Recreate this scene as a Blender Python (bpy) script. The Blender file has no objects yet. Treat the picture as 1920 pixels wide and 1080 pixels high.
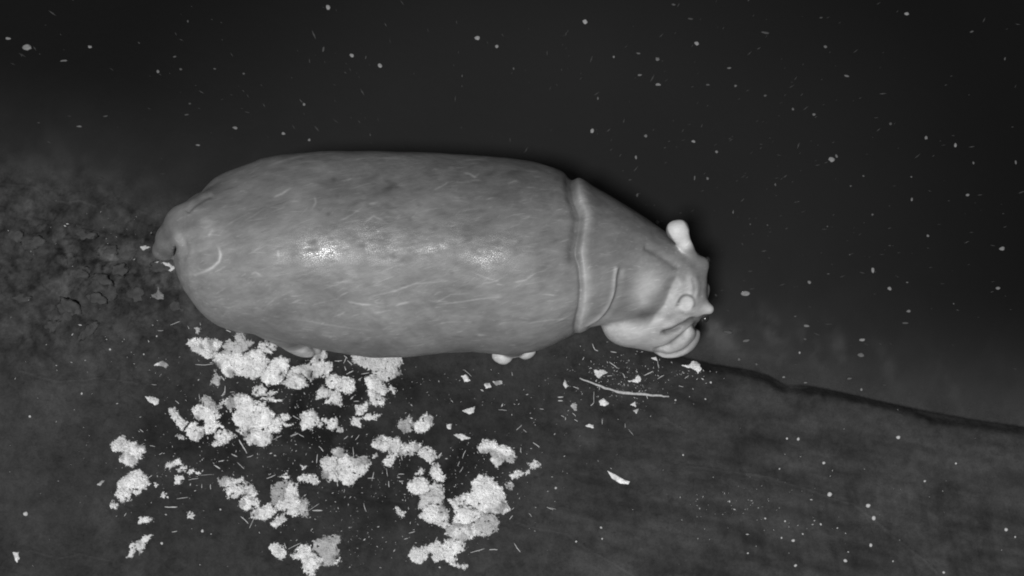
import bpy, math, random
import numpy as np
from mathutils import Vector, Matrix
random.seed(7)
rng = np.random.default_rng(11)
sc = bpy.context.scene
col = sc.collection
# ------------------------------------------------------------------ camera
TILT = math.radians(5.0); DIST = 12.5; LENS = 66.0
cam_d = bpy.data.cameras.new('camera'); cam = bpy.data.objects.new('camera', cam_d); col.objects.link(cam)
cam_d.lens = LENS; cam_d.sensor_width = 36; cam_d.clip_end = 400; cam_d.clip_start = 0.1
CAM = np.array([0, -DIST*math.sin(TILT), DIST*math.cos(TILT)])
cam.location = CAM; cam.rotation_euler = (TILT, 0, 0)
sc.camera = cam
# ------------------------------------------------------------------ world (night: faint neutral sky), one lamp-like soft sun
SUN_EL, SUN_AZ = 76.0, 228.0      # azimuth, counter-clockwise from +X, of where the light comes from
w = bpy.data.worlds.new('World'); sc.world = w; w.use_nodes = True
nt = w.node_tree; bg = nt.nodes['Background']; bg.inputs['Strength'].default_value = 0.03
sky = nt.nodes.new('ShaderNodeTexSky'); sky.sky_type = 'NISHITA'; sky.sun_disc = False
sky.sun_elevation = math.radians(SUN_EL); sky.sun_rotation = math.radians(90-SUN_AZ)
bw = nt.nodes.new('ShaderNodeRGBToBW')
nt.links.new(sky.outputs[0], bw.inputs[0]); nt.links.new(bw.outputs[0], bg.inputs['Color'])
sd_ = bpy.data.lights.new('sun', 'SUN'); sun = bpy.data.objects.new('sun', sd_); col.objects.link(sun)
sd_.energy = 3.0; sd_.angle = math.radians(9); sd_.color = (1, 1, 1)
el, az = math.radians(SUN_EL), math.radians(SUN_AZ)
sdir = Vector((math.cos(el)*math.cos(az), math.cos(el)*math.sin(az), math.sin(el)))
sun.rotation_euler = sdir.to_track_quat('Z', 'Y').to_euler()
sc.view_settings.view_transform = 'Standard'; sc.view_settings.look = 'None'
sc.view_settings.exposure = 0; sc.view_settings.gamma = 1; sc.view_settings.use_curve_mapping = False
sc.render.engine = 'CYCLES'; sc.cycles.filter_width = 1.9
sc.render.resolution_x = 1024; sc.render.resolution_y = 576
sc.cycles.transparent_max_bounces = 8

# ------------------------------------------------------------------ helpers
def P(px, py, z=0.05):
    """photo pixel (1920 wide) -> world xy at real height z (survey of the place)"""
    px = np.asarray(px, float); py = np.asarray(py, float); z = np.asarray(z, float)
    u = (px-960)/1920*36/LENS; v = -(py-540)/1920*36/LENS
    c, s = math.cos(TILT), math.sin(TILT)
    dx, dy, dz = u, v*c+s, v*s-c
    t = (z-CAM[2])/dz
    return CAM[0]+dx*t, CAM[1]+dy*t
def hsh(ix, iy, iz, seed):
    h = (ix.astype(np.int64)*374761393 + iy.astype(np.int64)*668265263 + iz.astype(np.int64)*2147483647 + seed*1274126177) & 0xffffffff
    h = ((h ^ (h >> 13))*1274126177) & 0xffffffff
    h = ((h ^ (h >> 16))*2246822519) & 0xffffffff
    return ((h ^ (h >> 15)) & 0xffff)/65535.0
def vn2(x, y, seed=0):
    x = np.asarray(x, float); y = np.asarray(y, float)
    ix = np.floor(x); iy = np.floor(y); fx = x-ix; fy = y-iy
    ux = fx*fx*fx*(fx*(fx*6-15)+10); uy = fy*fy*fy*(fy*(fy*6-15)+10)
    o = np.zeros_like(ix)
    a = hsh(ix, iy, o, seed); b = hsh(ix+1, iy, o, seed); c = hsh(ix, iy+1, o, seed); d = hsh(ix+1, iy+1, o, seed)
    return (a*(1-ux)+b*ux)*(1-uy) + (c*(1-ux)+d*ux)*uy - 0.5
def fbm(x, y, f, oct=4, seed=0, g=0.5):
    r = 0; a = 1.0
    for i in range(oct):
        ca, sa = math.cos(i*1.1+.3), math.sin(i*1.1+.3)
        r = r + a*vn2((x*ca-y*sa)*f+i*17.3, (x*sa+y*ca)*f-i*9.1, seed+i)
        a *= g; f *= 2.03
    return r
def vn3(x, y, z, seed=0):
    ix = np.floor(x); iy = np.floor(y); iz = np.floor(z); fx = x-ix; fy = y-iy; fz = z-iz
    ux = fx*fx*(3-2*fx); uy = fy*fy*(3-2*fy); uz = fz*fz*(3-2*fz); r = 0
    for dx in (0, 1):
        for dy in (0, 1):
            for dz in (0, 1):
                r = r + hsh(ix+dx, iy+dy, iz+dz, seed)*(ux if dx else 1-ux)*(uy if dy else 1-uy)*(uz if dz else 1-uz)
    return r-0.5
def sstep(a, b, x):
    t = np.clip((x-a)/(b-a), 0, 1); return t*t*(3-2*t)
def gauss(x, y, cx, cy, rx, ry, ang=0):
    c, s = math.cos(ang), math.sin(ang); dx = x-cx; dy = y-cy
    return np.exp(-((dx*c+dy*s)/rx)**2-((-dx*s+dy*c)/ry)**2)
def polydist(x, y, pts, signed=False, closed=False):
    """distance to polyline; signed: + on the right-hand side of travel; also arclength fraction"""
    best = np.full(np.shape(x), 1e9); sg = np.ones(np.shape(x)); tt = np.zeros(np.shape(x))
    n = len(pts); segs = n if closed else n-1
    for i in range(segs):
        ax, ay = pts[i]; bx, by = pts[(i+1) % n]; dx, dy = bx-ax, by-ay; L = dx*dx+dy*dy+1e-12
        t = np.clip(((x-ax)*dx+(y-ay)*dy)/L, 0, 1)
        d = np.hypot(x-ax-t*dx, y-ay-t*dy); m = d < best
        best = np.where(m, d, best); tt = np.where(m, (i+t)/segs, tt)
        if signed: sg = np.where(m, np.sign((x-ax)*dy-(y-ay)*dx), sg)
    return best*sg if signed else best, tt
def inside(x, y, pts):
    r = np.zeros(np.shape(x), bool); n = len(pts)
    for i in range(n):
        ax, ay = pts[i]; bx, by = pts[(i+1) % n]
        if ay == by: continue
        c = ((ay > y) != (by > y)) & (x < (bx-ax)*(y-ay)/(by-ay)+ax); r ^= c
    return r
def mesh_from(name, v, f, smooth=True):
    me = bpy.data.meshes.new(name); v = np.asarray(v, np.float32)
    if isinstance(f, np.ndarray):
        n, k = f.shape
        me.vertices.add(len(v)); me.vertices.foreach_set('co', v.ravel())
        me.loops.add(n*k); me.loops.foreach_set('vertex_index', f.astype(np.int32).ravel())
        me.polygons.add(n); me.polygons.foreach_set('loop_start', np.arange(0, n*k, k, dtype=np.int32))
        me.update(calc_edges=True)
    else:
        me.from_pydata([tuple(map(float, a)) for a in v], [], f); me.update()
    if smooth: me.polygons.foreach_set('use_smooth', np.ones(len(me.polygons), bool)); me.update()
    me.validate()
    return me
def add_attr(me, name, arr):
    a = me.attributes.new(name, 'FLOAT', 'POINT'); a.data.foreach_set('value', np.asarray(arr, np.float32))
def link(name, me, mat=None, parent=None, **props):
    o = bpy.data.objects.new(name, me); col.objects.link(o)
    if mat is not None and me is not None and not me.materials: me.materials.append(mat)
    if parent is not None: o.parent = parent
    for k, v in props.items(): o[k] = v
    return o
# ------------------------------------------------------------------ materials (all neutral grey: an infrared night picture of the place)
def new_mat(name):
    m = bpy.data.materials.new(name); m.use_nodes = True
    return m, m.node_tree, m.node_tree.nodes['Principled BSDF']
def N(nt, t, **kw):
    n = nt.nodes.new(t)
    for k, v in kw.items():
        if k in n.inputs.keys(): n.inputs[k].default_value = v
        else: setattr(n, k, v)
    return n
def math_n(nt, op, a, b=None):
    n = nt.nodes.new('ShaderNodeMath'); n.operation = op
    for i, s in enumerate((a, b)):
        if s is None: continue
        if isinstance(s, (int, float)): n.inputs[i].default_value = s
        else: nt.links.new(s, n.inputs[i])
    return n.outputs[0]
def noise(nt, scale, detail=4, rough=.55, vec=None, stretch=None, rot=0, dist=0):
    tc = nt.nodes.new('ShaderNodeTexCoord'); src = tc.outputs['Object']
    if stretch:
        mp = nt.nodes.new('ShaderNodeMapping'); mp.inputs['Rotation'].default_value = (0, 0, rot)
        nt.links.new(src, mp.inputs[0]); mp2 = nt.nodes.new('ShaderNodeMapping'); mp2.inputs['Scale'].default_value = stretch
        nt.links.new(mp.outputs[0], mp2.inputs[0]); src = mp2.outputs[0]
    n = N(nt, 'ShaderNodeTexNoise', Scale=scale, Detail=detail, Roughness=rough, Distortion=dist)
    nt.links.new(src, n.inputs['Vector']); return n.outputs['Fac']
def attr(nt, name):
    a = nt.nodes.new('ShaderNodeAttribute'); a.attribute_name = name; return a.outputs['Fac']
def mrange(nt, v, a, b, c, d):
    n = nt.nodes.new('ShaderNodeMapRange'); nt.links.new(v, n.inputs[0])
    for i, q in enumerate((a, b, c, d)): n.inputs[i+1].default_value = q
    return n.outputs[0]
def bump(nt, b, h, strength, dist, prev=None):
    n = nt.nodes.new('ShaderNodeBump'); n.inputs['Strength'].default_value = strength; n.inputs['Distance'].default_value = dist
    nt.links.new(h, n.inputs['Height'])
    if prev is not None: nt.links.new(prev, n.inputs['Normal'])
    nt.links.new(n.outputs[0], b.inputs['Normal']); return n.outputs[0]

def mat_mud():
    m, nt, b = new_mat('wet_mud')
    t = attr(nt, 'tone')
    n1 = mrange(nt, noise(nt, 3.2, 6, .6), .3, .7, .8, 1.2)
    n2 = mrange(nt, noise(nt, 70, 6, .75), .3, .7, .78, 1.24)
    c = math_n(nt, 'MULTIPLY', math_n(nt, 'MULTIPLY', t, n1), n2)
    nt.links.new(c, b.inputs['Base Color'])
    nt.links.new(mrange(nt, noise(nt, 6, 4), .3, .7, .6, .85), b.inputs['Roughness'])
    b.inputs['Specular IOR Level'].default_value = .12
    p = bump(nt, b, noise(nt, 60, 6, .65), .5, .012)
    bump(nt, b, noise(nt, 14, 5, .6), .3, .03, p)
    return m
def mat_water():
    m, nt, b = new_mat('turbid_water')
    nt.links.new(attr(nt, 'silt'), b.inputs['Base Color'])
    nt.links.new(attr(nt, 'opacity'), b.inputs['Alpha'])
    b.inputs['Roughness'].default_value = .12; b.inputs['IOR'].default_value = 1.33
    bump(nt, b, noise(nt, 9, 3, .5), .12, .01)
    return m
def mat_skin():
    m, nt, b = new_mat('hippo_skin')
    t = attr(nt, 'tone')
    n1 = mrange(nt, noise(nt, 5, 5, .6, stretch=(1, 1.8, 1.5), rot=-.25), .3, .7, .84, 1.16)
    n2 = mrange(nt, noise(nt, 30, 5, .65, stretch=(.45, 1.4, 1.4), rot=-.3), .3, .7, .9, 1.1)
    c = math_n(nt, 'MULTIPLY', math_n(nt, 'MULTIPLY', t, n1), n2)
    for rot, sc_, st in ((-.38, 26, (.16, 2.2, 1.2)), (-.18, 40, (.14, 2.4, 1.2)), (.10, 34, (.18, 2.4, 1.2)), (-.9, 34, (.25, 2.0, 1.2))):
        c = math_n(nt, 'MULTIPLY', c, mrange(nt, noise(nt, sc_, 2, .4, stretch=st, rot=rot), .67, .75, 1.0, 1.28 if rot > -.8 else 1.15))
    nt.links.new(c, b.inputs['Base Color'])
    wet = attr(nt, 'wet')
    r = math_n(nt, 'SUBTRACT', mrange(nt, noise(nt, 8, 4), .3, .7, .42, .56), math_n(nt, 'MULTIPLY', wet, .12))
    nt.links.new(r, b.inputs['Roughness'])
    nt.links.new(math_n(nt, 'ADD', math_n(nt, 'MULTIPLY', wet, 1.8), .38), b.inputs['Specular IOR Level'])
    p = bump(nt, b, noise(nt, 34, 6, .6, stretch=(.5, 1.4, 1.4), rot=-.3), .22, .008)
    vor = N(nt, 'ShaderNodeTexVoronoi', Scale=95.0); vor.feature = 'DISTANCE_TO_EDGE'
    tc = nt.nodes.new('ShaderNodeTexCoord'); nt.links.new(tc.outputs['Object'], vor.inputs['Vector'])
    hh = math_n(nt, 'MULTIPLY', mrange(nt, vor.outputs['Distance'], 0, .12, 0, 1), math_n(nt, 'ADD', math_n(nt, 'MULTIPLY', wet, .65), .12))
    bump(nt, b, hh, .32, .006, p)
    return m
def mat_simple(name, lo, hi, scale, rough=.7, bs=.5, bd=.005, spec=.3, useattr=False):
    m, nt, b = new_mat(name)
    c = mrange(nt, noise(nt, scale, 5, .6), .32, .68, lo, hi)
    if useattr: c = math_n(nt, 'MULTIPLY', c, attr(nt, 'tone'))
    nt.links.new(c, b.inputs['Base Color']); b.inputs['Roughness'].default_value = rough
    b.inputs['Specular IOR Level'].default_value = spec
    bump(nt, b, noise(nt, scale*2.5, 5, .65), bs, bd)
    return m
def mat_dung():
    m, nt, b = new_mat('fibrous_dung')
    n1 = mrange(nt, noise(nt, 24, 6, .65), .3, .65, .86, 1.08)
    n2 = mrange(nt, noise(nt, 90, 3, .6, stretch=(.35, 1.6, 1), rot=.5, dist=1.5), .35, .62, .86, 1.06)
    n3 = mrange(nt, noise(nt, 90, 3, .6, stretch=(1.7, .35, 1), rot=.2, dist=1.5), .35, .6, .9, 1.05)
    c = math_n(nt, 'MULTIPLY', math_n(nt, 'MULTIPLY', math_n(nt, 'MULTIPLY', n1, n2), n3), attr(nt, 'tone'))
    nt.links.new(c, b.inputs['Base Color']); b.inputs['Roughness'].default_value = .8
    b.inputs['Specular IOR Level'].default_value = .2
    p = bump(nt, b, noise(nt, 110, 4, .65, stretch=(.4, 1.5, 1), rot=.5, dist=2), .35, .005)
    bump(nt, b, noise(nt, 45, 5, .6), .3, .01, p)
    return m
M_MUD = mat_mud(); M_WATER = mat_water(); M_SKIN = mat_skin(); M_DUNG = mat_dung()
M_STRAW = mat_simple('dry_straw', .42, .66, 60, .7, .4, .002)
M_FLAKE = mat_simple('pale_plant_flake', .5, .7, 50, .7, .4, .003)
M_FLOAT = mat_simple('floating_scum', .75, 1.2, 70, .7, .4, .003, useattr=True)
M_PEB = mat_simple('pale_pebble', .38, .6, 60, .6, .4, .003)
M_CLOD = mat_simple('mud_clod', .04, .075, 25, .8, .7, .012, .12)
M_TWIG = mat_simple('peeled_twig', .3, .55, 70, .7, .6, .004)
M_EYE, _nt, _b = new_mat('wet_eye'); _b.inputs['Base Color'].default_value = (.02, .02, .02, 1); _b.inputs['Roughness'].default_value = .22; _b.inputs['Specular IOR Level'].default_value = 1.0
M_NAIL = mat_simple('toenail', .38, .5, 20, .5, .2, .002)

# ------------------------------------------------------------------ terrain
SHORE_PX = [(-900, 130), (-300, 260), (0, 335), (100, 352), (200, 376), (290, 402), (400, 440), (700, 500), (1000, 580), (1200, 640), (1290, 672),
            (1340, 684), (1400, 693), (1440, 704), (1472, 722), (1500, 722), (1540, 728), (1600, 741), (1660, 755), (1740, 772), (1830, 788), (1920, 801), (2200, 860), (3000, 980)]
SHORE = [tuple(map(float, P(a, b, 0))) for a, b in SHORE_PX]
SHORE = [(-60, SHORE[0][1]+22)] + SHORE + [(60, SHORE[-1][1]-12)]
def shore_s(x, y):
    d, _ = polydist(x, y, SHORE, signed=True)      # travel is to the right, + is on its right-hand side: the land
    return d
CRACKS = [[(1290, 877), (1330, 882), (1400, 892), (1440, 897), (1462, 905), (1500, 916), (1560, 938), (1600, 948), (1632, 972), (1680, 1015), (1730, 1050), (1765, 1085)],
          [(965, 983), (1010, 995), (1060, 1003), (1095, 1030), (1140, 1055), (1190, 1085)],
          [(1245, 785), (1262, 797), (1285, 810)], [(0, 345), (60, 352), (95, 380), (150, 378), (175, 388)],
          [(560, 915), (640, 925), (720, 940), (760, 944)], [(40, 700), (110, 720), (190, 712), (260, 722)], [(60, 1035), (110, 1050), (150, 1042), (215, 1055)]]
CRACKS = [[tuple(map(float, P(a, b, .06))) for a, b in c] for c in CRACKS]
HOOF = [(95, 430, 55, 34, .3), (40, 500, 40, 50, .8), (215, 470, 45, 30, -.4), (120, 640, 50, 35, .5), (265, 620, 30, 45, .2), (330, 600, 50, 30, -.3), (60, 420, 50, 25, 0),
        (170, 420, 35, 25, .9), (260, 430, 30, 30, 0), (255, 700, 14, 40, .15), (300, 720, 14, 36, .1), (352, 700, 14, 30, -.2), (770, 700, 36, 26, .2), (165, 1000, 70, 40, .7)]
HOOF = [(float(P(a, b, .05)[0]), float(P(a, b, .05)[1]), c*.0034, d*.0034, e) for a, b, c, d, e in HOOF]
LX0 = float(P(1250, 700)[0]); CHX, CHY = map(float, P(160, 500, .05))
def terrain(x, y, s=None):
    x = np.asarray(x, float); y = np.asarray(y, float)
    if s is None: s = shore_s(x, y)
    right = sstep(LX0-.15, LX0+.25, x)
    so = fbm(x, y, 2.3, 3, 5)*.05*(1-right)
    s2 = s+so
    # the shelf and the deeper pool
    w_ = np.maximum(-s2, 0)
    bed = -.0-.006*right-.16*w_-.04*np.minimum(w_, .5)-.1*np.maximum(w_-1.5, 0)
    bed = np.maximum(bed, -1.2) + fbm(x, y, 4, 3, 31)*.03*sstep(.03, .4, w_)
    # the land
    edge = .033+.032*fbm(x, y, 3, 3, 3)+.01*fbm(x, y, 22, 2, 9)
    lip = .034*(.75+.6*fbm(x, y, 2.0, 2, 41)+.3)*sstep(edge-.03, edge+.03, s)
    dec = 1-.55*sstep(.1, .6, s)
    landR = .006+.05*np.minimum(np.maximum(s, 0), .05)+lip*dec+.03*np.minimum(np.maximum(s, 0), 3)
    landL = .05*np.minimum(np.maximum(s2, 0), 2)
    h = np.where(s2 > 0, landR*right+landL*(1-right), bed)
    h = np.where((s > 0) & (s2 <= 0), h, h)
    ch = gauss(x, y, CHX, CHY, 1.0, .55)*sstep(-.35, .1, s)
    h = h + ch*(-.035*np.abs(fbm(x, y, 5.5, 3, 51))+.006 + .020*fbm(x, y, 13, 3, 61, .5))
    on = sstep(-.02, .12, s)
    h = h + on*(.010*fbm(x, y, 3, 4, 71)+.004*fbm(x, y, 30, 4, 81))
    # long soft furrows beside the right-hand shore
    h = h + on*right*.003*np.sin(np.minimum(s, 2)*26+3*fbm(x, y, 1.5, 2, 91))*sstep(.15, .4, s)
    for a, b, rx, ry, an in HOOF: h = h - on*.022*gauss(x, y, a, b, rx, ry, an)+on*.012*gauss(x, y, a+rx*.9, b-ry*.7, rx*.5, ry*.5, an)
    for c in CRACKS:
        m = (x > min(p[0] for p in c)-.05) & (x < max(p[0] for p in c)+.05)
        if not np.any(m): continue
        d, _ = polydist(x[m]+.008*fbm(x[m], y[m], 18, 2, 5), y[m]+.008*fbm(x[m], y[m], 18, 2, 7), c, signed=True)
        dz = -.004*np.exp(-(d/.005)**2)+.006*np.exp(-((d+.010)/.006)**2)
        hm = h[m]; hm = hm+dz; h[m] = hm
    # land always stays above the water sheet
    lo = np.where((s > .02) & (right > .3), .004, np.where(s > .22, .003, -9))
    return np.maximum(h, lo)
def axis(lo, hi, step, far, grow=1.25):
    a = list(np.arange(lo, hi+step/2, step)); s = step; x = a[-1]
    while x < far: s *= grow; x += s; a.append(x)
    s = step; x = a[0]; pre = []
    while x > -far: s *= grow; x -= s; pre.append(x)
    return np.array(pre[::-1]+a)
def grid_mesh(xs, ys):
    X, Y = np.meshgrid(xs, ys); nx, ny = len(xs), len(ys)
    i = np.arange((ny-1)*(nx-1)); r, c = i//(nx-1), i % (nx-1); k = r*nx+c
    return X.ravel(), Y.ravel(), np.stack([k, k+1, k+nx+1, k+nx], 1)
xs = axis(-3.55, 3.55, .0085, 60); ys = axis(-2.15, 2.3, .0085, 60)
X, Y, F = grid_mesh(xs, ys)
S = shore_s(X, Y); Z = terrain(X, Y, S)
tone = .0350*(1+.3*fbm(X, Y, 1.1, 4, 101)+.3*fbm(X, Y, 5, 4, 121)+.3*fbm(X, Y, 22, 4, 111, .65))
# trodden ground left of the animal: drier pale tops, wet dark gaps
chz = gauss(X, Y, CHX, CHY, 1.05, .62)
def worley(x, y, f, seed):
    x = x*f; y = y*f; ix = np.floor(x); iy = np.floor(y); o = np.zeros_like(ix); f1 = np.full(x.shape, 9.); f2 = f1.copy(); cid = o.copy()
    for a in (-1, 0, 1):
        for b in (-1, 0, 1):
            dx = ix+a+hsh(ix+a, iy+b, o, seed)-x; dy = iy+b+hsh(ix+a, iy+b, o, seed+1)-y; d = np.hypot(dx, dy*1.25); m = d < f1
            f2 = np.where(m, f1, np.minimum(f2, d)); cid = np.where(m, hsh(ix+a, iy+b, o, seed+2), cid); f1 = np.where(m, d, f1)
    return f1, f2, cid
near = (np.abs(X) < 4) & (np.abs(Y) < 3); wx_ = X[near]+.03*fbm(X[near], Y[near], 9, 3, 2); wy_ = Y[near]+.03*fbm(X[near], Y[near], 9, 3, 4)
f1_, f2_, ci_ = worley(wx_, wy_, 9.5, 77); wm = gauss(X[near], Y[near], CHX, CHY, .85, .5)*sstep(-.05, .35, fbm(X[near], Y[near], 3.2, 3, 12)+.12)
tone[near] *= 1+wm*(1.1*(ci_-.35)*sstep(.03, .22, f2_-f1_)-.35*(1-sstep(.0, .12, f2_-f1_)))
Z[near] += wm*(.014*sstep(0, .35, f2_-f1_)*(ci_+.3)-.005)
g1_, g2_, cg_ = worley(wx_*1.0, wy_, 24, 99); tone[near] *= 1+.35*gauss(X[near], Y[near], CHX, CHY, 1.2, .8)*(cg_-.5)
vein = np.abs(fbm(X+.04*fbm(X, Y, 6, 2, 3), Y, 5.5, 4, 51)); vein2 = np.abs(fbm(X, Y, 11, 3, 171))
tone *= 1+chz*(.75*np.clip(vein-.12, -.12, .3)*2.2+.9*fbm(X, Y, 17, 4, 181, .6)-.55*np.exp(-(vein2/.018)**2)-.5*np.exp(-(vein/.014)**2))
allm = np.abs(fbm(X*1.0, Y*1.3, 3.2, 4, 191)); tone *= 1-.28*np.exp(-(allm/.012)**2)*sstep(.1, .3, S)*(X < 1.2)
fur = fbm(X*.9-Y*.25, Y*3.2+X*.55, 3.0, 4, 195); fur2 = fbm((X-Y*.2)*.55, (Y+X*.22)*3.4, 5.5, 4, 197); fur = fur+.8*fur2; tone *= 1+.5*fur*sstep(-.2, .6, X)*sstep(.05, .2, S)
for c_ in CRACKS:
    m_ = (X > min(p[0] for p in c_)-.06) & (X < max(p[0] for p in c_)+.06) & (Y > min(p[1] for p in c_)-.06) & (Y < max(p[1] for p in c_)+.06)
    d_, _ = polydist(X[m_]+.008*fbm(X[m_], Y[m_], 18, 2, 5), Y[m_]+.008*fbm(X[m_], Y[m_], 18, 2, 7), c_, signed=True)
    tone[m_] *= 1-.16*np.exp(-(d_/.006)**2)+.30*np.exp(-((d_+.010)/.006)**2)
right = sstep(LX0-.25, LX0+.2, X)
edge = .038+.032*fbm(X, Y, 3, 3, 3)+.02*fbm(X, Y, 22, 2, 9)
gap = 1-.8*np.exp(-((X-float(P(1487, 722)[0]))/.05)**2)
tone *= 1-.58*gap*right*sstep(-.012, .0, S)*(1-sstep(edge-.03, edge+.07, S))          # shade on the bank face, painted into the wet mud's tone
STAINS = [(570, 720, 220, 60, 0, -.62), (520, 800, 190, 60, 0, -.5), (640, 870, 220, 80, 0, -.42), (860, 870, 130, 70, .4, -.4), (740, 960, 120, 60, 0, -.3), (330, 800, 60, 60, 0, -.25), (600, 1010, 120, 40, 0, -.3),
          (1180, 715, 90, 50, 0, -.35), (1220, 660, 70, 20, 0, -.35), (200, 975, 30, 45, .5, .3), (500, 930, 90, 60, .3, .12), (1500, 830, 260, 26, -.15, -.18), (1150, 745, 40, 40, 0, -.2),
          (210, 400, 100, 40, 0, -.15), (1400, 760, 90, 18, -.2, -.15), (300, 560, 60, 60, 0, -.25), (160, 510, 90, 40, 0, .1), (1330, 690, 110, 14, -.2, -.25),
          (1350, 645, 50, 22, 0, .5), (1470, 655, 60, 20, .7, .3), (1420, 620, 20, 40, .6, .45), (1530, 640, 10, 40, .3, .35), (1650, 690, 60, 16, -.2, .2)]
for a, b, c, d, an, k in STAINS:
    gx, gy = map(float, P(a, b, .04)); g = gauss(X, Y, gx, gy, c*.0035, d*.0035, an)
    tone *= 1+k*np.clip(g*(1.1+1.2*fbm(X, Y, 9, 3, 7)), 0, 1)
# streaky drips down the slope right of centre
st = fbm(X*7+Y*1.5, Y*1.3, 2.6, 3, 131); zone = sstep(1.0, 1.8, X)*sstep(.35, .6, S)*(1-sstep(1.0, 1.4, S))
tone *= 1-.22*zone*np.clip(st*2.2, -.2, 1)
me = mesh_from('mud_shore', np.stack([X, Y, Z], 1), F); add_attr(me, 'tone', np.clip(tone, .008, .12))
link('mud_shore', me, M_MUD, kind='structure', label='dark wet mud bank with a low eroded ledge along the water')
# ------------------------------------------------------------------ water
xs = axis(-3.6, 3.6, .02, 60); ys = axis(-1.6, 2.5, .02, 60)
X, Y, F = grid_mesh(xs, ys); S = shore_s(X, Y); keep = S < .35
depth = np.maximum(-terrain(X, Y, S), 0)
wisp = fbm(X+.25*fbm(X, Y, 3, 2, 8), Y*.7-X*.3, 5, 4, 151)
op = 1-np.exp(-depth/.045)
silt = .0150 + (.024+.034*sstep(.3, 1.2, X)+.03*np.clip(wisp, -.3, .6))*np.exp(-np.maximum(-S, 0)/.25)
silt = silt*(1+.15*fbm(X, Y, .8, 3, 161))
for a, b, c, d, an, k in [(1350, 640, 34, 22, -.4, .05), (1335, 612, 20, 12, 0, .03), (1450, 625, 18, 45, .55, .03), (1520, 655, 14, 42, .35, .024), (1575, 655, 14, 48, .35, .022), (1665, 690, 14, 45, .4, .016), (1790, 740, 16, 50, .4, .012), (1380, 620, 20, 12, 0, .03), (1420, 672, 90, 14, -.2, .02),
                       (60, 320, 130, 26, -.1, .018), (180, 345, 110, 16, -.15, .014), (250, 392, 60, 10, -.2, .02)]:
    gx_, gy_ = map(float, P(a, b, 0)); silt += k*np.clip(gauss(X, Y, gx_, gy_, c*.0036, d*.0036, an)*(.8+2.2*fbm(X, Y, 11, 4, 9)), 0, 1.2)
silt *= 1-.62*sstep(1.5, 3.5, np.hypot(X-.2, (Y-.1)*1.15))*sstep(.1, .9, -S)                     # falloff of the light towards the outer water, painted into the silt colour
idx = -np.ones(len(X), int); idx[keep] = np.arange(keep.sum()); Fk = F[keep[F].all(1)]
me = mesh_from('pond_water', np.stack([X[keep], Y[keep], np.zeros(keep.sum())], 1), idx[Fk])
add_attr(me, 'opacity', np.clip(op[keep], 0, .97)); add_attr(me, 'silt', np.clip(silt[keep], .004, .1))
link('pond_water', me, M_WATER, kind='structure', label='dark murky pond water with pale silt near the bank')

def gz(px, py):
    x, y = map(float, P(px, py, .05))
    return x, y, float(terrain(np.array([x]), np.array([y]))[0])
# ------------------------------------------------------------------ hippopotamus
K = .0034
#   px,   top, bottom, z centre, half height
ST = np.array([
 (328, 474, 494, .80, .03), (331, 458, 503, .80, .10), (338, 432, 523, .80, .22), (352, 402, 552, .79, .34), (372, 374, 577, .79, .41), (400, 350, 595, .78, .46),
 (450, 319, 615, .78, .50), (490, 299, 627, .78, .53), (530, 290, 640, .78, .545), (600, 285, 656, .78, .56), (700, 284, 671, .78, .57),
 (760, 286, 671, .78, .575), (830, 288, 662, .78, .575), (890, 292, 660, .78, .565), (950, 297, 667, .78, .555), (1000, 305, 660, .78, .54),
 (1040, 316, 645, .78, .52), (1075, 332, 627, .78, .50), (1100, 344, 616, .78, .48), (1150, 371, 603, .77, .44), (1200, 402, 598, .76, .38),
 (1250, 438, 592, .75, .31), (1290, 466, 586, .745, .25), (1312, 486, 572, .74, .18), (1326, 508, 552, .74, .06)])
sx, _ = P(ST[:, 0], 480, .8)
_, syt = P(ST[:, 0], ST[:, 1], ST[:, 3]); _, syb = P(ST[:, 0], ST[:, 2], ST[:, 3])
def ell(p, c, r, ang=0, tiltx=0):
    """approximate signed distance to an ellipsoid; ang turns it in plan (photo up = +)"""
    x, y, z = p[0]-c[0], p[1]-c[1], p[2]-c[2]
    ca, sa = math.cos(ang), math.sin(ang); x, y = x*ca+y*sa, -x*sa+y*ca
    k0 = np.sqrt((x/r[0])**2+(y/r[1])**2+(z/r[2])**2); k1 = np.sqrt((x/r[0]**2)**2+(y/r[1]**2)**2+(z/r[2]**2)**2)
    return k0*(k0-1)/np.maximum(k1, 1e-6)
def cone(p, a, b, ra, rb):
    d = [b[i]-a[i] for i in range(3)]; L = sum(q*q for q in d)
    t = np.clip(((p[0]-a[0])*d[0]+(p[1]-a[1])*d[1]+(p[2]-a[2])*d[2])/L, 0, 1)
    return np.sqrt((p[0]-a[0]-t*d[0])**2+(p[1]-a[1]-t*d[1])**2+(p[2]-a[2]-t*d[2])**2)-(ra+(rb-ra)*t)
def pt(px, py, z): x, y = P(px, py, z); return (float(x), float(y), z)
def smin(a, b, k): h = np.clip(.5+.5*(b-a)/k, 0, 1); return b+(a-b)*h-k*h*(1-h)
def smax(a, b, k): return -smin(-a, -b, k)
G = .0115
gx = np.arange(-2.50, 1.42, G).astype(np.float32); gy = np.arange(-.62, 1.10, G).astype(np.float32); gzz = np.arange(-.42, 1.46, G).astype(np.float32)
fx = np.interp
def sm_int(q, vals):
    fine = np.linspace(sx[0]-.2, sx[-1]+.2, 2000); v = np.interp(fine, sx, vals)
    k = np.exp(-np.linspace(-2, 2, 41)**2); k /= k.sum(); v2 = np.convolve(np.pad(v, 20, 'edge'), k, 'valid')
    wgt = sstep(sx[0]+.08, sx[0]+.3, fine)*(1-sstep(sx[-1]-.2, sx[-1]-.05, fine)); v = v*(1-wgt)+v2*wgt
    return np.interp(q, fine, v)
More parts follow.
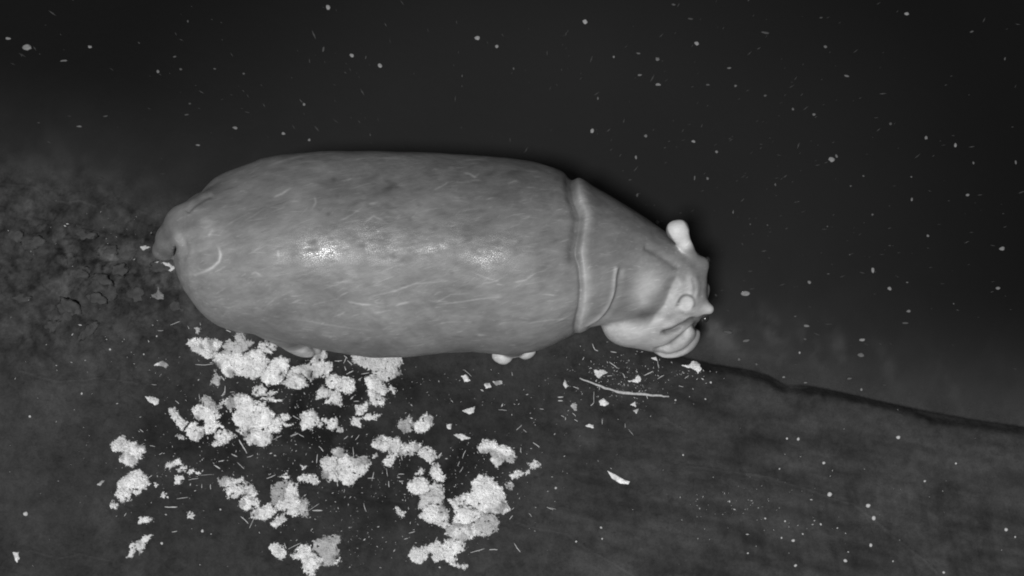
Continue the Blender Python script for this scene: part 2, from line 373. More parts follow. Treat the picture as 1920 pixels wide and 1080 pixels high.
yc = sm_int(gx, (syt+syb)/2); hw = np.maximum(sm_int(gx, (syt-syb)/2), .004); zc = sm_int(gx, ST[:, 3]); hh = np.maximum(sm_int(gx, ST[:, 4]), .004)
YY = gy[None, :, None]; ZZ = gzz[None, None, :]
A = np.abs(YY-yc[:, None, None])/hw[:, None, None]; B = np.abs(ZZ-zc[:, None, None])/hh[:, None, None]
A = A.astype(np.float32); B = B.astype(np.float32)
rho = (A**1.93+B**1.93)**(1/1.93)
D = ((rho-1)*np.minimum(hw, hh)[:, None, None]).astype(np.float32)
xo = np.maximum(np.maximum(sx[0]-gx, gx-sx[-1]), 0)[:, None, None]
D = np.where(xo > 0, np.sqrt(np.maximum(D, 0)**2+xo**2)+.001, D).astype(np.float32)
def region(lo, hi):
    r = []
    for g, a, b in ((gx, lo[0], hi[0]), (gy, lo[1], hi[1]), (gzz, lo[2], hi[2])):
        r.append(slice(max(int((a-g[0])/G), 0), max(int((b-g[0])/G)+2, 1)))
    return tuple(r)
def put(fn, c, R, k=.05, op='add'):
    R = R+.12; sl = region([c[i]-R for i in range(3)], [c[i]+R for i in range(3)])
    p = (gx[sl[0]][:, None, None], gy[sl[1]][None, :, None], gzz[sl[2]][None, None, :])
    d = fn(p); D[sl] = smin(D[sl], d, k) if op == 'add' else smax(D[sl], -d, k)
def E(px, py, z, r, ang=0, k=.05, op='add'):
    c = pt(px, py, z); put(lambda p: ell(p, c, r, ang), c, max(r), k, op)
def C(a, b, ra, rb, k=.05):
    a = pt(*a); b = pt(*b); m = [(a[i]+b[i])/2 for i in range(3)]
    L = math.dist(a, b)/2+max(ra, rb); put(lambda p: cone(p, a, b, ra, rb), m, L, k)
# haunches, shoulders
E(470, 545, .62, (.30, .24, .40), .3, .12); E(470, 395, .62, (.30, .24, .40), -.3, .12)
E(985, 560, .62, (.28, .26, .40), 0, .12); E(985, 400, .62, (.28, .24, .40), 0, .12)
# legs: right pair on the mud, left pair in the water
_x, _y, zr1 = gz(960, 640); _x, _y, zr2 = gz(560, 640)
C((962, 600, .5), (960, 636, .10), .19, .125, .08); C((530, 585, .5), (552, 628, .10), .21, .115, .08)
C((975, 420, .5), (985, 430, -.12), .19, .13, .08); C((520, 430, .5), (500, 430, -.08), .21, .125, .08)
E(962, 635, .055, (.12, .08, .06), 0, .03); E(555, 626, .055, (.12, .08, .06), -.3, .03)
E(985, 430, -.14, (.17, .15, .07), 0, .04); E(500, 430, -.10, (.16, .14, .07), 0, .04)
# toes of the right fore foot, long hind toe
E(942, 667, .06, (.073, .056, .045), -.15, .006); E(988, 659, .06, (.066, .052, .045), .38, .006)
E(560, 653, .10, (.115, .052, .07), -.36, .012); E(530, 641, .11, (.10, .032, .05), -.5, .02); E(590, 655, .06, (.05, .035, .045), -.3, .015)
# tail: thick root, flattened end, pale fold tip
C((392, 408, 1.10), (348, 424, 1.02), .14, .12, .14); C((348, 424, 1.02), (322, 447, .93), .12, .092, .06); C((322, 447, .93), (308, 466, .84), .090, .072, .04)
E(305, 473, .80, (.062, .048, .06), -.3, .03); E(335, 448, 1.045, (.024, .046, .028), .3, .012)
# left haunch fold seen past the rump
E(370, 389, .60, (.13, .06, .22), .75, .015)
# cleft beside the tail
E(335, 473, .92, (.040, .016, .22), .9, .02, 'sub')
# skull, face, jowls, muzzle
E(1278, 525, .78, (.16, .20, .20), 0, .09)
E(1282, 580, .66, (.13, .12, .22), 0, .09)
E(1205, 610, .60, (.23, .125, .19), -.14, .08)
E(1172, 620, .58, (.135, .095, .17), -.25, .07)
E(1228, 628, .52, (.16, .105, .17), -.05, .06)
E(1262, 622, .50, (.15, .12, .20), .3, .08)
E(1262, 628, .22, (.150, .115, .20), .3, .08); E(1266, 633, .36, (.150, .110, .15), .30, .04); E(1266, 636, .43, (.162, .118, .06), .33, .03)
E(1256, 512, .92, (.13, .05, .075), -.55, .08)
# brow knobs with the eyes
E(1316, 497, .90, (.046, .052, .05), 0, .05); C((1298, 570, .84), (1329, 580, .87), .105, .038, .04); E(1323, 520, .80, (.03, .03, .08), 0, .06, 'sub')
E(1306, 535, .90, (.05, .12, .06), 0, .06)
# left ear sticks out sideways, right ear is a cup turned up to the camera
C((1299, 484, .93), (1272, 434, 1.0), .036, .050, .03); C((1265, 430, 1.0), (1276, 427, 1.0), .044, .042, .06)
C((1287, 572, .86), (1287, 569, .925), .060, .056, .05)
E(1287, 571, .985, (.044, .040, .035), 0, .025, 'sub')


# surface nets
def surface_nets(D):
    neg = D < 0; nx, ny, nz = D.shape
    c = np.zeros((nx-1, ny-1, nz-1), np.int8)
    for a in (0, 1):
        for b in (0, 1):
            for e in (0, 1): c += neg[a:nx-1+a, b:ny-1+b, e:nz-1+e]
    act = (c > 0) & (c < 8); ii, jj, kk = np.nonzero(act); vid = -np.ones(act.shape, np.int32); vid[act] = np.arange(len(ii))
    s = np.zeros((len(ii), 3)); n = np.zeros(len(ii))
    for ax in range(3):
        o = [q for q in range(3) if q != ax]
        for a in (0, 1):
            for b in (0, 1):
                off = [0, 0, 0]; off[o[0]] = a; off[o[1]] = b
                i0, j0, k0 = ii+off[0], jj+off[1], kk+off[2]; st = [0, 0, 0]; st[ax] = 1
                d0 = D[i0, j0, k0]; d1 = D[i0+st[0], j0+st[1], k0+st[2]]; m = (d0 < 0) != (d1 < 0)
                t = np.where(m, d0/np.where(m, d0-d1, 1), 0)
                pp = np.stack([np.full(len(ii), float(off[0])), np.full(len(ii), float(off[1])), np.full(len(ii), float(off[2]))], 1)
                pp[:, ax] += t; s += pp*m[:, None]; n += m
    v = s/n[:, None]+np.stack([ii, jj, kk], 1)
    v = v*G+np.array([gx[0], gy[0], gzz[0]])
    quads = []
    for ax in range(3):
        o1, o2 = (ax+1) % 3, (ax+2) % 3
        sl0 = [slice(1, -1)]*3; sl0[ax] = slice(0, -1); sl1 = list(sl0); sl1[ax] = slice(1, None)
        a0, a1 = neg[tuple(sl0)], neg[tuple(sl1)]
        for flip, m in ((0, a0 & ~a1), (1, ~a0 & a1)):
            q = np.stack(np.nonzero(m), 1); off = np.array([1, 1, 1]); off[ax] = 0; q = q+off
            def g(d1, d2):
                r = q.copy(); r[:, o1] -= d1; r[:, o2] -= d2; return vid[r[:, 0], r[:, 1], r[:, 2]]
            f = np.stack([g(1, 1), g(0, 1), g(0, 0), g(1, 0)], 1)
            quads.append(f[:, ::-1] if flip else f)
    return v, np.concatenate(quads)
V, Q = surface_nets(D)
V0 = V[:, None, :]
me0 = mesh_from('body_low', V, Q)
tmp = link('body_low', me0)
mo = tmp.modifiers.new('s', 'SMOOTH'); mo.factor = .5; mo.iterations = 4
mo = tmp.modifiers.new('d', 'SUBSURF'); mo.levels = 1; mo.render_levels = 1
dg = bpy.context.evaluated_depsgraph_get(); ev = tmp.evaluated_get(dg); me = bpy.data.meshes.new_from_object(ev)
bpy.data.objects.remove(tmp); bpy.data.meshes.remove(me0); me.name = 'body'
nv = len(me.vertices); co = np.empty(nv*3, np.float32); me.vertices.foreach_get('co', co); co = co.reshape(-1, 3).astype(float)
no = np.empty(nv*3, np.float32); me.vertex_normals.foreach_get('vector', no); no = no.reshape(-1, 3).astype(float)
x, y, z = co.T
# plan coordinates of the skin, in photo-sized units, for laying out its folds and scars
def plan(x, y, z):
    d = np.stack([x-CAM[0], y-CAM[1], z-CAM[2]]); c, s = math.cos(TILT), math.sin(TILT)
    up = d[1]*c+d[2]*s; fw = -(d[1]*s-d[2]*c)*-1
    fw = d[1]*s-d[2]*c
    return 960+d[0]/fw*LENS/36*1920, 540-up/fw*LENS/36*1920
U, W = plan(x, y, z)
upper = sstep(-.25, .1, no[:, 2])
disp = np.zeros(nv)
wob = 1.5*fbm(U, W, .03, 3, 3)
def smooth_line(p):
    p = [tuple(map(float, q)) for q in p]
    out = []
    for i in range(len(p)-1):
        a, b, c, d = p[max(i-1, 0)], p[i], p[i+1], p[min(i+2, len(p)-1)]
        for k in range(4):
            t = k/4; out.append(tuple(.5*(2*b[q]+(c[q]-a[q])*t+(2*a[q]-5*b[q]+4*c[q]-d[q])*t*t+(3*b[q]-a[q]-3*c[q]+d[q])*t**3) for q in (0, 1)))
    return out+[p[-1]]
def fold(pts, depth, wv, ridge, wr, off, side=1, lite=0, wr2=None, fe=.12):
    pts = smooth_line(pts)
    """a skin crease (groove of depth) with a rolled ridge beside it"""
    global disp
    d, t = polydist(U+wob, W+wob, pts, signed=True); d = d*side
    f = sstep(0, fe, t)*(1-sstep(1-fe, 1, t))
    disp += upper*f*(-depth*np.exp(-(d/wv)**2)+ridge*np.exp(-((d-off)/np.where(d > off, wr2 or wr, wr))**2))
    if lite: fold_tone.append(1+upper**.5*f*lite*np.exp(-((d-off)/np.where(d > off, (wr2 or wr)*.6, wr))**2)*(1+.4*fbm(U, W, .05, 2, 6)))  # ridge highlight painted into the skin tone; the sun hardly shades it
neckfold = [(1074, 318), (1076, 340), (1080, 370), (1091, 402), (1088, 435), (1082, 472), (1086, 504), (1089, 537), (1086, 578), (1080, 614), (1076, 640)]
disp_side = -1
fold_tone = []
vfold = fold
vfold(neckfold, .014, 4.5, .014, 5, 8, 1, .8, 20)
vfold([(q[0]-7, q[1]) for q in neckfold[:7]], .026, 10, 0, 5, 5, 1)
vfold([(1164, 498), (1161, 515), (1156, 545), (1148, 572), (1135, 593), (1116, 608), (1098, 618)], .012, 6, .012, 4, -6, 1, .7)
vfold([(1206, 462), (1225, 470), (1245, 483), (1262, 494), (1276, 505)], .012, 7, .004, 8, 12, 1)
vfold([(1312, 601), (1296, 604), (1280, 613), (1263, 621), (1250, 624), (1236, 623)], .034, 5, .002, 8, 14, 1, fe=.22)
vfold([(1318, 606), (1307, 613), (1288, 627), (1273, 638), (1257, 650), (1242, 657), (1222, 658)], .030, 5, .002, 8, 12, 1, fe=.15)
vfold([(1270, 514), (1264, 532), (1257, 550), (1247, 572), (1232, 591), (1217, 607)], .012, 10, .014, 10, -12, -1, fe=.2)
vfold([(350, 400), (360, 386), (378, 375), (400, 364)], .012, 5, .001, 6, 6, 1)
vfold([(1300, 520), (1304, 540), (1300, 560)], .006, 4, .004, 5, 6, 1)
vfold([(345, 452), (352, 470), (342, 490)], .005, 5, .003, 7, 6, 1)
body = (U < 1300)
n3 = lambda f, s: vn3(x*f, y*f, z*f, s)
disp += .010*n3(3.1, 1)+.006*n3(7, 2)+.0022*n3(19, 3)
# fine skin wrinkles running along the flanks
disp += upper*.0012*fbm(U*.25-W*.08, W, .09, 3, 21)
disp *= np.where(z < .2, .4, 1)
co2 = co+no*disp[:, None]
me.vertices.foreach_set('co', co2.astype(np.float32).ravel()); me.update()
# skin tone, with some light and shade of flank, folds and muzzle painted in
tone = .178*(1+.24*sstep(430, 590, W))  # lower flank painted paler, in place of stronger light from that side
for ft in fold_tone: tone *= ft
ang = -.30+.25*sstep(500, 900, U)
ru = U*np.cos(ang)+W*np.sin(ang); rw = -U*np.sin(ang)+W*np.cos(ang)
tone *= 1+.26*fbm(ru*.45, rw, .022, 4, 201)+.16*fbm(ru*.35, rw, .09, 4, 211)
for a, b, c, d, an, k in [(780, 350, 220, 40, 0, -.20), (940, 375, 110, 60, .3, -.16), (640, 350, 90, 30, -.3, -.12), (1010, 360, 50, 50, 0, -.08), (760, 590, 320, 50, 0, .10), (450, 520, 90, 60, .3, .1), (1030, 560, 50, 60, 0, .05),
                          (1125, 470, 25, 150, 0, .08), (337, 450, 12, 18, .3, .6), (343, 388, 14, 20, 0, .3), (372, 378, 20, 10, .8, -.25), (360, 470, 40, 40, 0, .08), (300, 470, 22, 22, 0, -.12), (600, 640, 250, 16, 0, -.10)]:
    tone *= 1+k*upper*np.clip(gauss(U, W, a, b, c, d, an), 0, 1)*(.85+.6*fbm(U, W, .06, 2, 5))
tp = np.clip(1.5*gauss(U, W, 336, 448, 8, 13, -.35), 0, 1)*sstep(.85, .95, z); tone = tone*(1-tp)+.38*tp
td = gauss(U, W, 312, 440, 26, 34, .6)*(U < 345); tone *= 1-.30*td
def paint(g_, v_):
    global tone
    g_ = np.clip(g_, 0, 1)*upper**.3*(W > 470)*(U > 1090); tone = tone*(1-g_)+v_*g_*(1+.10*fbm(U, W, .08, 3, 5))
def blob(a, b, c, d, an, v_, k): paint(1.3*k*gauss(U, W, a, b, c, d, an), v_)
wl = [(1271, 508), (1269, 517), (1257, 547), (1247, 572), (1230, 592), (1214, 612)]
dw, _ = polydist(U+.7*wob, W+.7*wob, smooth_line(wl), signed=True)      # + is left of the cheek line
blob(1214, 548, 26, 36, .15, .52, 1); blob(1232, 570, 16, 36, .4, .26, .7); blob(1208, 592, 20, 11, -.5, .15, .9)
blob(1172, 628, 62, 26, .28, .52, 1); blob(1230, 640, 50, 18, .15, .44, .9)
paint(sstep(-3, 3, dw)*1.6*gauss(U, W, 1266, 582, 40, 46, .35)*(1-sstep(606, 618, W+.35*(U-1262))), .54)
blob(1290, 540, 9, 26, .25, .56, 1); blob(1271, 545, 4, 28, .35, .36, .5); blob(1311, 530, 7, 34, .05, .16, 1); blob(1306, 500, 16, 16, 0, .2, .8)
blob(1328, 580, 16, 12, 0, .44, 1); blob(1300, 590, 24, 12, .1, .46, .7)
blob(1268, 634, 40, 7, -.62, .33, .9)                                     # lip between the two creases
paint(1.2*np.exp(-(polydist(U, W, [(1300, 603), (1280, 613), (1263, 621), (1248, 624)])[0]/4.5)**2), .12)  # shade inside the two lip creases, painted dark into the tone
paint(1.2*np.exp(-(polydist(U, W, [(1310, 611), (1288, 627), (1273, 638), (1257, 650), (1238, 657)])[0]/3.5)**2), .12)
paint(1.3*np.exp(-(polydist(U, W, [(1240, 665), (1265, 663), (1281, 654), (1292, 641), (1300, 624)])[0]/9.5)**2), .60)  # pale muzzle rim, painted brighter to offset the grazing light on it
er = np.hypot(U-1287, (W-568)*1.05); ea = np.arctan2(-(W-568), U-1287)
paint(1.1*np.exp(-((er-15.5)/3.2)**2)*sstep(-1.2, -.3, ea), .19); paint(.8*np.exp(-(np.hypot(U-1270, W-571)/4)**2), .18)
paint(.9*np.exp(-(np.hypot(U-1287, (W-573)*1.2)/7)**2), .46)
def segf(ax, ay, bx, by):
    t = np.clip(((U-ax)*(bx-ax)+(W-ay)*(by-ay))/((bx-ax)**2+(by-ay)**2), 0, 1); return np.hypot(U-ax-t*(bx-ax), W-ay-t*(by-ay)), t
de, te = segf(1296, 474, 1269, 426); earL = (1-sstep(15, 19, de))*sstep(.02, .34, te)*sstep(.88, .93, z)
tone = tone*(1-earL)+.60*earL
toes = ((z < .135) & (z > -.05) & (W > 655)); tone = np.where(toes, .50*(1+.2*fbm(U, W, .15, 2, 9)), tone)
hind = np.clip(1.3*gauss(U, W, 560, 652, 44, 22), 0, 1)*(z < .3); tone = tone*(1-hind)+.31*hind*(1+.3*fbm(U*.2, W, .3, 2, 8))
# scars and scratches
SC = [([(408, 461), (412, 470), (414, 478), (411, 490), (398, 502), (383, 509), (366, 516)], 2.6, .85), ([(590, 367), (592, 380), (585, 392)], 2.0, .4), ([(512, 369), (530, 362), (545, 352)], 1.8, .5),
      ([(868, 323), (880, 326), (890, 332), (897, 326)], 2.0, .7), ([(870, 300), (890, 299), (912, 297)], 1.6, .5), ([(500, 310), (540, 298), (580, 288)], 2.5, .35), ([(521, 470), (523, 482)], 1.8, .7),
      ([(650, 565), (680, 571), (707, 571)], 1.6, .45), ([(740, 573), (755, 568), (772, 565)], 1.8, .5), ([(820, 571), (860, 566), (900, 560), (940, 557)], 1.4, .4),
      ([(800, 562), (820, 566), (845, 552), (880, 549)], 1.3, .3), ([(690, 557), (740, 545), (780, 531), (850, 526)], 1.4, .35), ([(885, 510), (910, 520), (935, 527)], 1.6, .35), ([(900, 532), (930, 527), (940, 521)], 1.5, .4),
      ([(960, 530), (985, 525), (1005, 512)], 1.6, .4), ([(930, 532), (945, 535)], 1.2, .4), ([(980, 608), (1030, 600), (1080, 596)], 1.4, .3), ([(895, 628), (910, 627)], 1.8, .4),
      ([(470, 515), (480, 510), (492, 518)], 2.2, .35), ([(390, 445), (396, 434), (402, 430)], 2.5, .35), ([(690, 382), (708, 380)], 1.8, .5), ([(635, 415), (660, 402), (680, 388)], 1.4, .35),
      ([(680, 420), (700, 405), (722, 415)], 1.6, .4), ([(785, 470), (800, 463)], 2.2, .4), ([(738, 480), (752, 472)], 2.2, .35), ([(810, 358), (835, 346), (840, 340)], 1.5, .35),
      ([(455, 415), (475, 405), (495, 390)], 1.4, .3), ([(420, 425), (445, 410), (470, 398)], 1.4, .25), ([(600, 545), (640, 530), (680, 528)], 1.4, .2), ([(560, 600), (620, 610), (700, 620)], 1.6, .2),
      ([(640, 300), (700, 296), (760, 298)], 1.6, .25), ([(950, 345), (965, 340), (975, 342)], 1.8, .4)]
r2 = random.Random(5)
for _ in range(90):
    a = r2.uniform(380, 1070); b = r2.uniform(305, 650); L = r2.uniform(8, 42); th = -.45+.5*(a-380)/700+r2.gauss(0, .18)
    SC.append(([(a, b), (a+L*.5*math.cos(th), b+L*.5*math.sin(th)+r2.uniform(-2, 2)), (a+L*math.cos(th), b+L*math.sin(th))], r2.uniform(.8, 1.6), r2.choice([-.18, .14, .2, .28])))
for pts, wd, k in SC:
    ux = [p[0] for p in pts]; uy = [p[1] for p in pts]
    m = (U > min(ux)-8) & (U < max(ux)+8) & (W > min(uy)-8) & (W < max(uy)+8) & (z > .4)
    if not m.any(): continue
    d, t = polydist(U[m]+.8*vn2(U[m]*.3, W[m]*.3, 4), W[m]+.8*vn2(U[m]*.3, W[m]*.3, 8), pts)
    f = sstep(-.05, .25, t)*(1-.7*sstep(.6, 1.0, t)); tone[m] *= 1+1.4*k*f*np.exp(-(d/wd)**2)
# dark scabs
for _ in range(60):
    a = r2.uniform(560, 1070); b = r2.uniform(320, 520); tone *= 1-r2.uniform(.12, .34)*gauss(U, W, a, b, r2.uniform(4, 14), r2.uniform(2.5, 6), r2.uniform(-.5, .1))
wet = np.zeros(nv)
for a, b, c, d, k in [(608, 463, 50, 20, 1.0), (675, 448, 50, 24, .8), (745, 460, 50, 22, .45), (820, 462, 40, 16, .6), (922, 475, 40, 22, .9), (560, 475, 40, 14, .35), (860, 420, 30, 20, .25)]:
    wet = np.maximum(wet, k*gauss(U, W, a, b, c*1.15, d*1.35, -.15))
wet *= np.clip(.75+1.6*fbm(U*.6, W, .08, 4, 301), 0, 1)
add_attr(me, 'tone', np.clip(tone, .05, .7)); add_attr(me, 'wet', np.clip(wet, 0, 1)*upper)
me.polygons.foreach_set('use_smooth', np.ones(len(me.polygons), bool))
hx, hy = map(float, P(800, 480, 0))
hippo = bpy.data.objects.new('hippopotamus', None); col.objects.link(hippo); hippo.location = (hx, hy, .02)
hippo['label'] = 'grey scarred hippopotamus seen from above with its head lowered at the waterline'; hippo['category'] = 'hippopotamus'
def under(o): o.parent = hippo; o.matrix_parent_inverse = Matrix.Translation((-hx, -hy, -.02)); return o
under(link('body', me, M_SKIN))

def ico(sub, seed, amp, r=(1, 1, 1), f=1.6, base=None, sharp=0):
    import bmesh
    bm = bmesh.new(); bmesh.ops.create_icosphere(bm, subdivisions=sub, radius=1)
    v = np.array([q.co[:] for q in bm.verts]); f_ = np.array([[a.index for a in fc.verts] for fc in bm.faces]); bm.free()
    n = vn3(v[:, 0]*f+seed*3.7, v[:, 1]*f, v[:, 2]*f+seed, seed)+.5*vn3(v[:, 0]*f*2.3, v[:, 1]*f*2.3+seed, v[:, 2]*f*2.3, seed+9)
    v = v*(1+amp*n)[:, None]*np.array(r)
    return v, f_
for ex, ey, ez, r in ((1322, 597, .875, .024), (1326, 487, .89, .02)):
    v, f = ico(3, 1, 0, (r, r, r)); o = link('eye', mesh_from('eye', v, f), M_EYE); o.location = pt(ex, ey, ez); under(o)
for tx, ty, tz, r, an in ((942, 676, .03, (.046, .026, .022), -.12), (989, 667, .03, (.042, .022, .022), .38), (573, 655, .065, (.026, .016, .02), -.3)):
    v, f = ico(3, 2, .05, r); o = link('toenail', mesh_from('toenail', v, f), M_NAIL); o.location = pt(tx, ty, tz); o.rotation_euler.z = an; under(o)

# ------------------------------------------------------------------ dung, flakes and straw
CR = {1: (200, 600, 6.75), 2: (340, 600, 4.5), 3: (540, 620, 5.4), 4: (200, 790, 4.0), 5: (400, 820, 4.154), 6: (580, 780, 6.0), 7: (740, 800, 3.857), 9: (1040, 640, 5.4), 10: (580, 640, 2.454), 11: (180, 600, 2.25)}
def cp(c, pts):
    ox, oy, s = CR[c]; return [(ox+a/s, oy+b/s) for a, b in pts]
lump_seed = [0]
def lump_mesh(c, pts, H=None, ragged=1.0, tone=.74, origin=(0, 0, 0), name='lump'):
    px = cp(c, pts); wp = [tuple(map(float, P(a, b, .06))) for a, b in px]; lump_seed[0] += 1; sd = lump_seed[0]
    xs_, ys_ = [p[0] for p in wp], [p[1] for p in wp]; size = math.sqrt((max(xs_)-min(xs_))*(max(ys_)-min(ys_)))
    g = .0022 if size < .12 else .003
    X, Y, F = grid_mesh(np.arange(min(xs_)-.014, max(xs_)+.016, g), np.arange(min(ys_)-.014, max(ys_)+.016, g))
    d, _ = polydist(X, Y, wp, closed=True); d = np.where(inside(X, Y, wp), d, -d)
    rg = min(1, size/.06)*ragged
    q = 1-np.abs(fbm(X, Y, 55, 3, sd))*2.2
    d = d + rg*(.013*fbm(X, Y, 48, 3, sd*3+1, .7)+.012*fbm(X*1.6+Y, Y-.6*X, 110, 2, sd+77)) + (.006 if size > .07 and name == 'lump' else .002)
    # pits right through the crust
    hole = fbm(X, Y, 42, 3, 500+sd); d = np.where((hole > .50) & (rg > .8), np.minimum(d, (.54-hole)*.06), d)
    H = H or min(.030, .010+.17*size)
    cell = np.abs(fbm(X, Y, 16, 3, sd+40))
    hgt = H*(1-np.exp(-np.maximum(d, 0)/(.016 if size > .1 else .008)))*(.9+.35*(.5-cell*1.6)+.3*fbm(X, Y, 34, 3, sd+60)) + (.0045*q+.006*fbm(X*.5+Y, Y-.4*X, 140, 2, sd+90))*sstep(0, .006, d)
    T = terrain(X, Y); Z = np.where(d > 0, T+np.maximum(hgt, .003), T-.012)
    idx = -np.ones(len(X), int); kf = (d[F] > 0).any(1); used = np.unique(F[kf]); idx[used] = np.arange(len(used))
    v = np.stack([X[used], Y[used], Z[used]], 1)-np.array(origin)
    me = mesh_from(name, v, idx[F[kf]])
    add_attr(me, 'tone', np.clip(tone*(1+.30*fbm(X[used], Y[used], 20, 3, sd+5)-.45*sstep(.22, .45, fbm(X[used], Y[used], 11, 3, sd+15))), .05, .85))
    top = v[d[used] > 0]
    return me, top
def fibres(pts, n, L, wd, seed, spread=.9):
    """loose stalks lying on and sticking out of a lump: 3-sided tapered slivers"""
    r = np.random.default_rng(seed); V_, F_ = [], []
    if len(pts) == 0: return V_, F_
    for i in range(n):
        p = pts[r.integers(len(pts))]; a = r.uniform(0, 6.28); l = L*r.uniform(.4, 1.5); t = r.uniform(-.15, .35); b = r.uniform(-.4, .4)
        k = len(V_); wv = wd*r.uniform(.6, 1.5)
        for s, ww in ((-.5, .5), (0, 1), (.5, .35)):
            aa = a+b*s; cx = p[0]+math.cos(aa)*l*s; cy = p[1]+math.sin(aa)*l*s; cz = p[2]+.002+t*l*s*.5
            nx_, ny_ = -math.sin(aa), math.cos(aa)
            V_ += [(cx+nx_*wv*ww, cy+ny_*wv*ww, cz-.0005), (cx-nx_*wv*ww, cy-ny_*wv*ww, cz-.0005), (cx, cy, cz+wv*ww*1.2)]
        for q in (0, 3):
            for e in range(3): e2 = (e+1) % 3; F_.append((k+q+e, k+q+e2, k+q+3+e2, k+q+3+e))
        F_ += [(k+2, k+1, k), (k+6, k+7, k+8)]
    return V_, F_
def heap(label, polys, c, name='dung_clump', cat='dung', H=None, ragged=1.0, tone=.74, fib=True, group='pale clumps of dung scattered on the mud', mat=None):
    lab = dict(label=label, category=cat)
    if group: lab['group'] = group
    norm = [(c, p, tone) if not isinstance(p, tuple) else p for p in polys]
    allp = [q for cc, p, t in norm for q in cp(cc, p)]
    ox, oy, oz = gz(sum(a for a, b in allp)/len(allp), sum(b for a, b in allp)/len(allp)); org = (ox, oy, oz)
    single = len(norm) == 1 and not fib
    if not single: root = link(name, None, **lab); root.location = org
    tops = []
    for cc, p, t in norm:
        me, top = lump_mesh(cc, p, H, ragged, t, org, 'lump' if not single else name); tops.append(top)
        if single: o = link(name, me, mat or M_DUNG, **lab); o.location = org
        else: link('lump', me, mat or M_DUNG, root)
    if fib:
        VV, FF = [], []
        for i, t in enumerate(tops):
            n = int(len(t)*.035)+3; v, f = fibres(t, n, .017, .0009, lump_seed[0]*31+i); k = len(VV); VV += v; FF += [tuple(a+k for a in q) for q in f]
        link('straw_fibre', mesh_from('straw_fibre', VV, FF, False), M_STRAW, root, kind='stuff')
heap('broad ragged dung mass lying along the mud behind the hind foot', [
 [(40,195),(60,170),(150,150),(180,165),(260,155),(345,190),(310,230),(285,265),(255,320),(215,315),(160,290),(85,250),(75,225)],
 (2, [(350,205),(400,165),(450,175),(460,110),(520,115),(540,165),(605,190),(560,240),(510,260),(450,280),(400,290),(330,285),(360,240)], .5),
 [(255,300),(290,270),(440,290),(480,260),(520,290),(570,265),(620,240),(680,255),(705,300),(735,350),(715,400),(690,440),(650,480),(600,495),(520,475),(450,455),(410,485),(370,475),(330,410),(280,360)],
 [(640,230),(680,180),(725,185),(740,240),(770,275),(720,275),(680,260)],
 (2, [(745,190),(800,178),(815,210),(790,250),(765,270),(740,225)], .52),
 [(740,370),(800,320),(850,310),(905,330),(900,400),(870,450),(850,500),(800,540),(720,540),(660,490),(690,430),(730,400)],
 [(610,570),(680,540),(710,580),(700,620),(640,640),(605,620)], [(640,625),(720,615),(770,595),(800,600),(785,630),(700,640)],
 (3, [(0,400),(60,370),(120,350),(190,340),(240,310),(260,185),(330,190),(385,215),(380,260),(350,300),(370,340),(420,310),(450,330),(440,390),(390,440),(350,460),(270,470),(220,500),(180,470),(130,430),(60,430),(0,470)], .62),
 (3, [(-60,530),(0,480),(60,430),(130,430),(180,500),(205,550),(130,580),(50,585),(0,570)], .68)], 2)
heap('thin pale dung flake just below the broad ragged mass', [[(670,660),(760,645),(840,680),(790,695),(740,675)]], 2, fib=False)
heap('large rounded dung pile of stacked lumps left of centre below the hind foot', [
 [(360,690),(400,650),(450,665),(440,630),(540,625),(600,665),(590,690),(520,690),(470,720),(415,770),(390,730)],
 [(470,720),(540,680),(640,690),(700,695),(730,750),(780,790),(775,850),(720,900),(640,905),(560,920),(500,900),(450,870),(430,800),(460,790)],
 [(560,920),(640,905),(710,900),(750,940),(765,1030),(690,1070),(640,1045),(570,1040),(525,970)],
 [(740,900),(790,830),(830,810),(850,870),(830,930),(790,955),(750,940)], [(465,930),(500,900),(540,930),(510,970)]], 2)
heap('pair of small pale dung chips right beside the large rounded pile', [[(835,795),(900,790),(915,830),(860,850)], [(850,855),(935,880),(920,905),(870,890)]], 2)
heap('dung clump with a darker grey crown left of the large rounded pile', [
 (2, [(165,690),(200,640),(265,660),(285,720),(220,735),(180,715)], .45),
 [(95,740),(130,720),(200,730),(300,740),(320,800),(290,850),(355,905),(300,895),(275,945),(205,955),(190,890),(200,840),(150,830),(110,820)]], 2)
heap('little pointed dung piece between the grey-crowned clump and the rounded pile', [[(290,730),(355,670),(350,740),(310,745)]], 2, fib=False)
heap('squarish dung clump below and left of the grey-crowned clump', [[(80,875),(140,865),(145,900),(190,905),(190,970),(140,1025),(80,1005),(40,940)]], 2)
heap('elongated dung clump slanting down, farthest left of the row below the hind foot', [[(310,375),(330,372),(345,395),(385,430),(365,468),(340,440),(318,410)]], 11)
heap('almond-shaped dung clump below the grey-crowned clump', [[(270,985),(330,940),(370,918),(455,975),(390,1035),(330,1040),(300,1010)], [(250,1050),(290,1020),(340,1050),(290,1070)]], 2)
heap('small curled dung chip at the foot of the squarish clump', [[(510,105),(540,90),(600,125),(565,135)]], 4, fib=False)
heap('bright shaggy dung clump of two joined lumps at the far left', [
 [(35,175),(70,140),(125,105),(165,155),(150,200),(130,225),(90,228),(50,215)], [(165,155),(240,160),(295,195),(275,250),(245,310),(200,340),(150,320),(105,285),(125,235),(150,195)]], 4)
heap('coarse straw-filled dung clump directly below the far left shaggy one', [
 [(95,460),(130,420),(185,380),(250,365),(310,405),(325,465),(300,500),(250,500),(190,510),(140,500),(100,490)], [(75,555),(100,500),(160,495),(190,530),(190,585),(140,610),(100,590)],
 [(200,520),(270,505),(265,540),(230,560)], [(30,625),(50,590),(95,630),(80,655),(45,655)]], 4)
heap('string of two small dung bits above the square chip', [[(445,350),(460,320),(550,285),(560,320),(490,340)], [(530,365),(580,325),(605,350),(590,375),(545,380)]], 4)
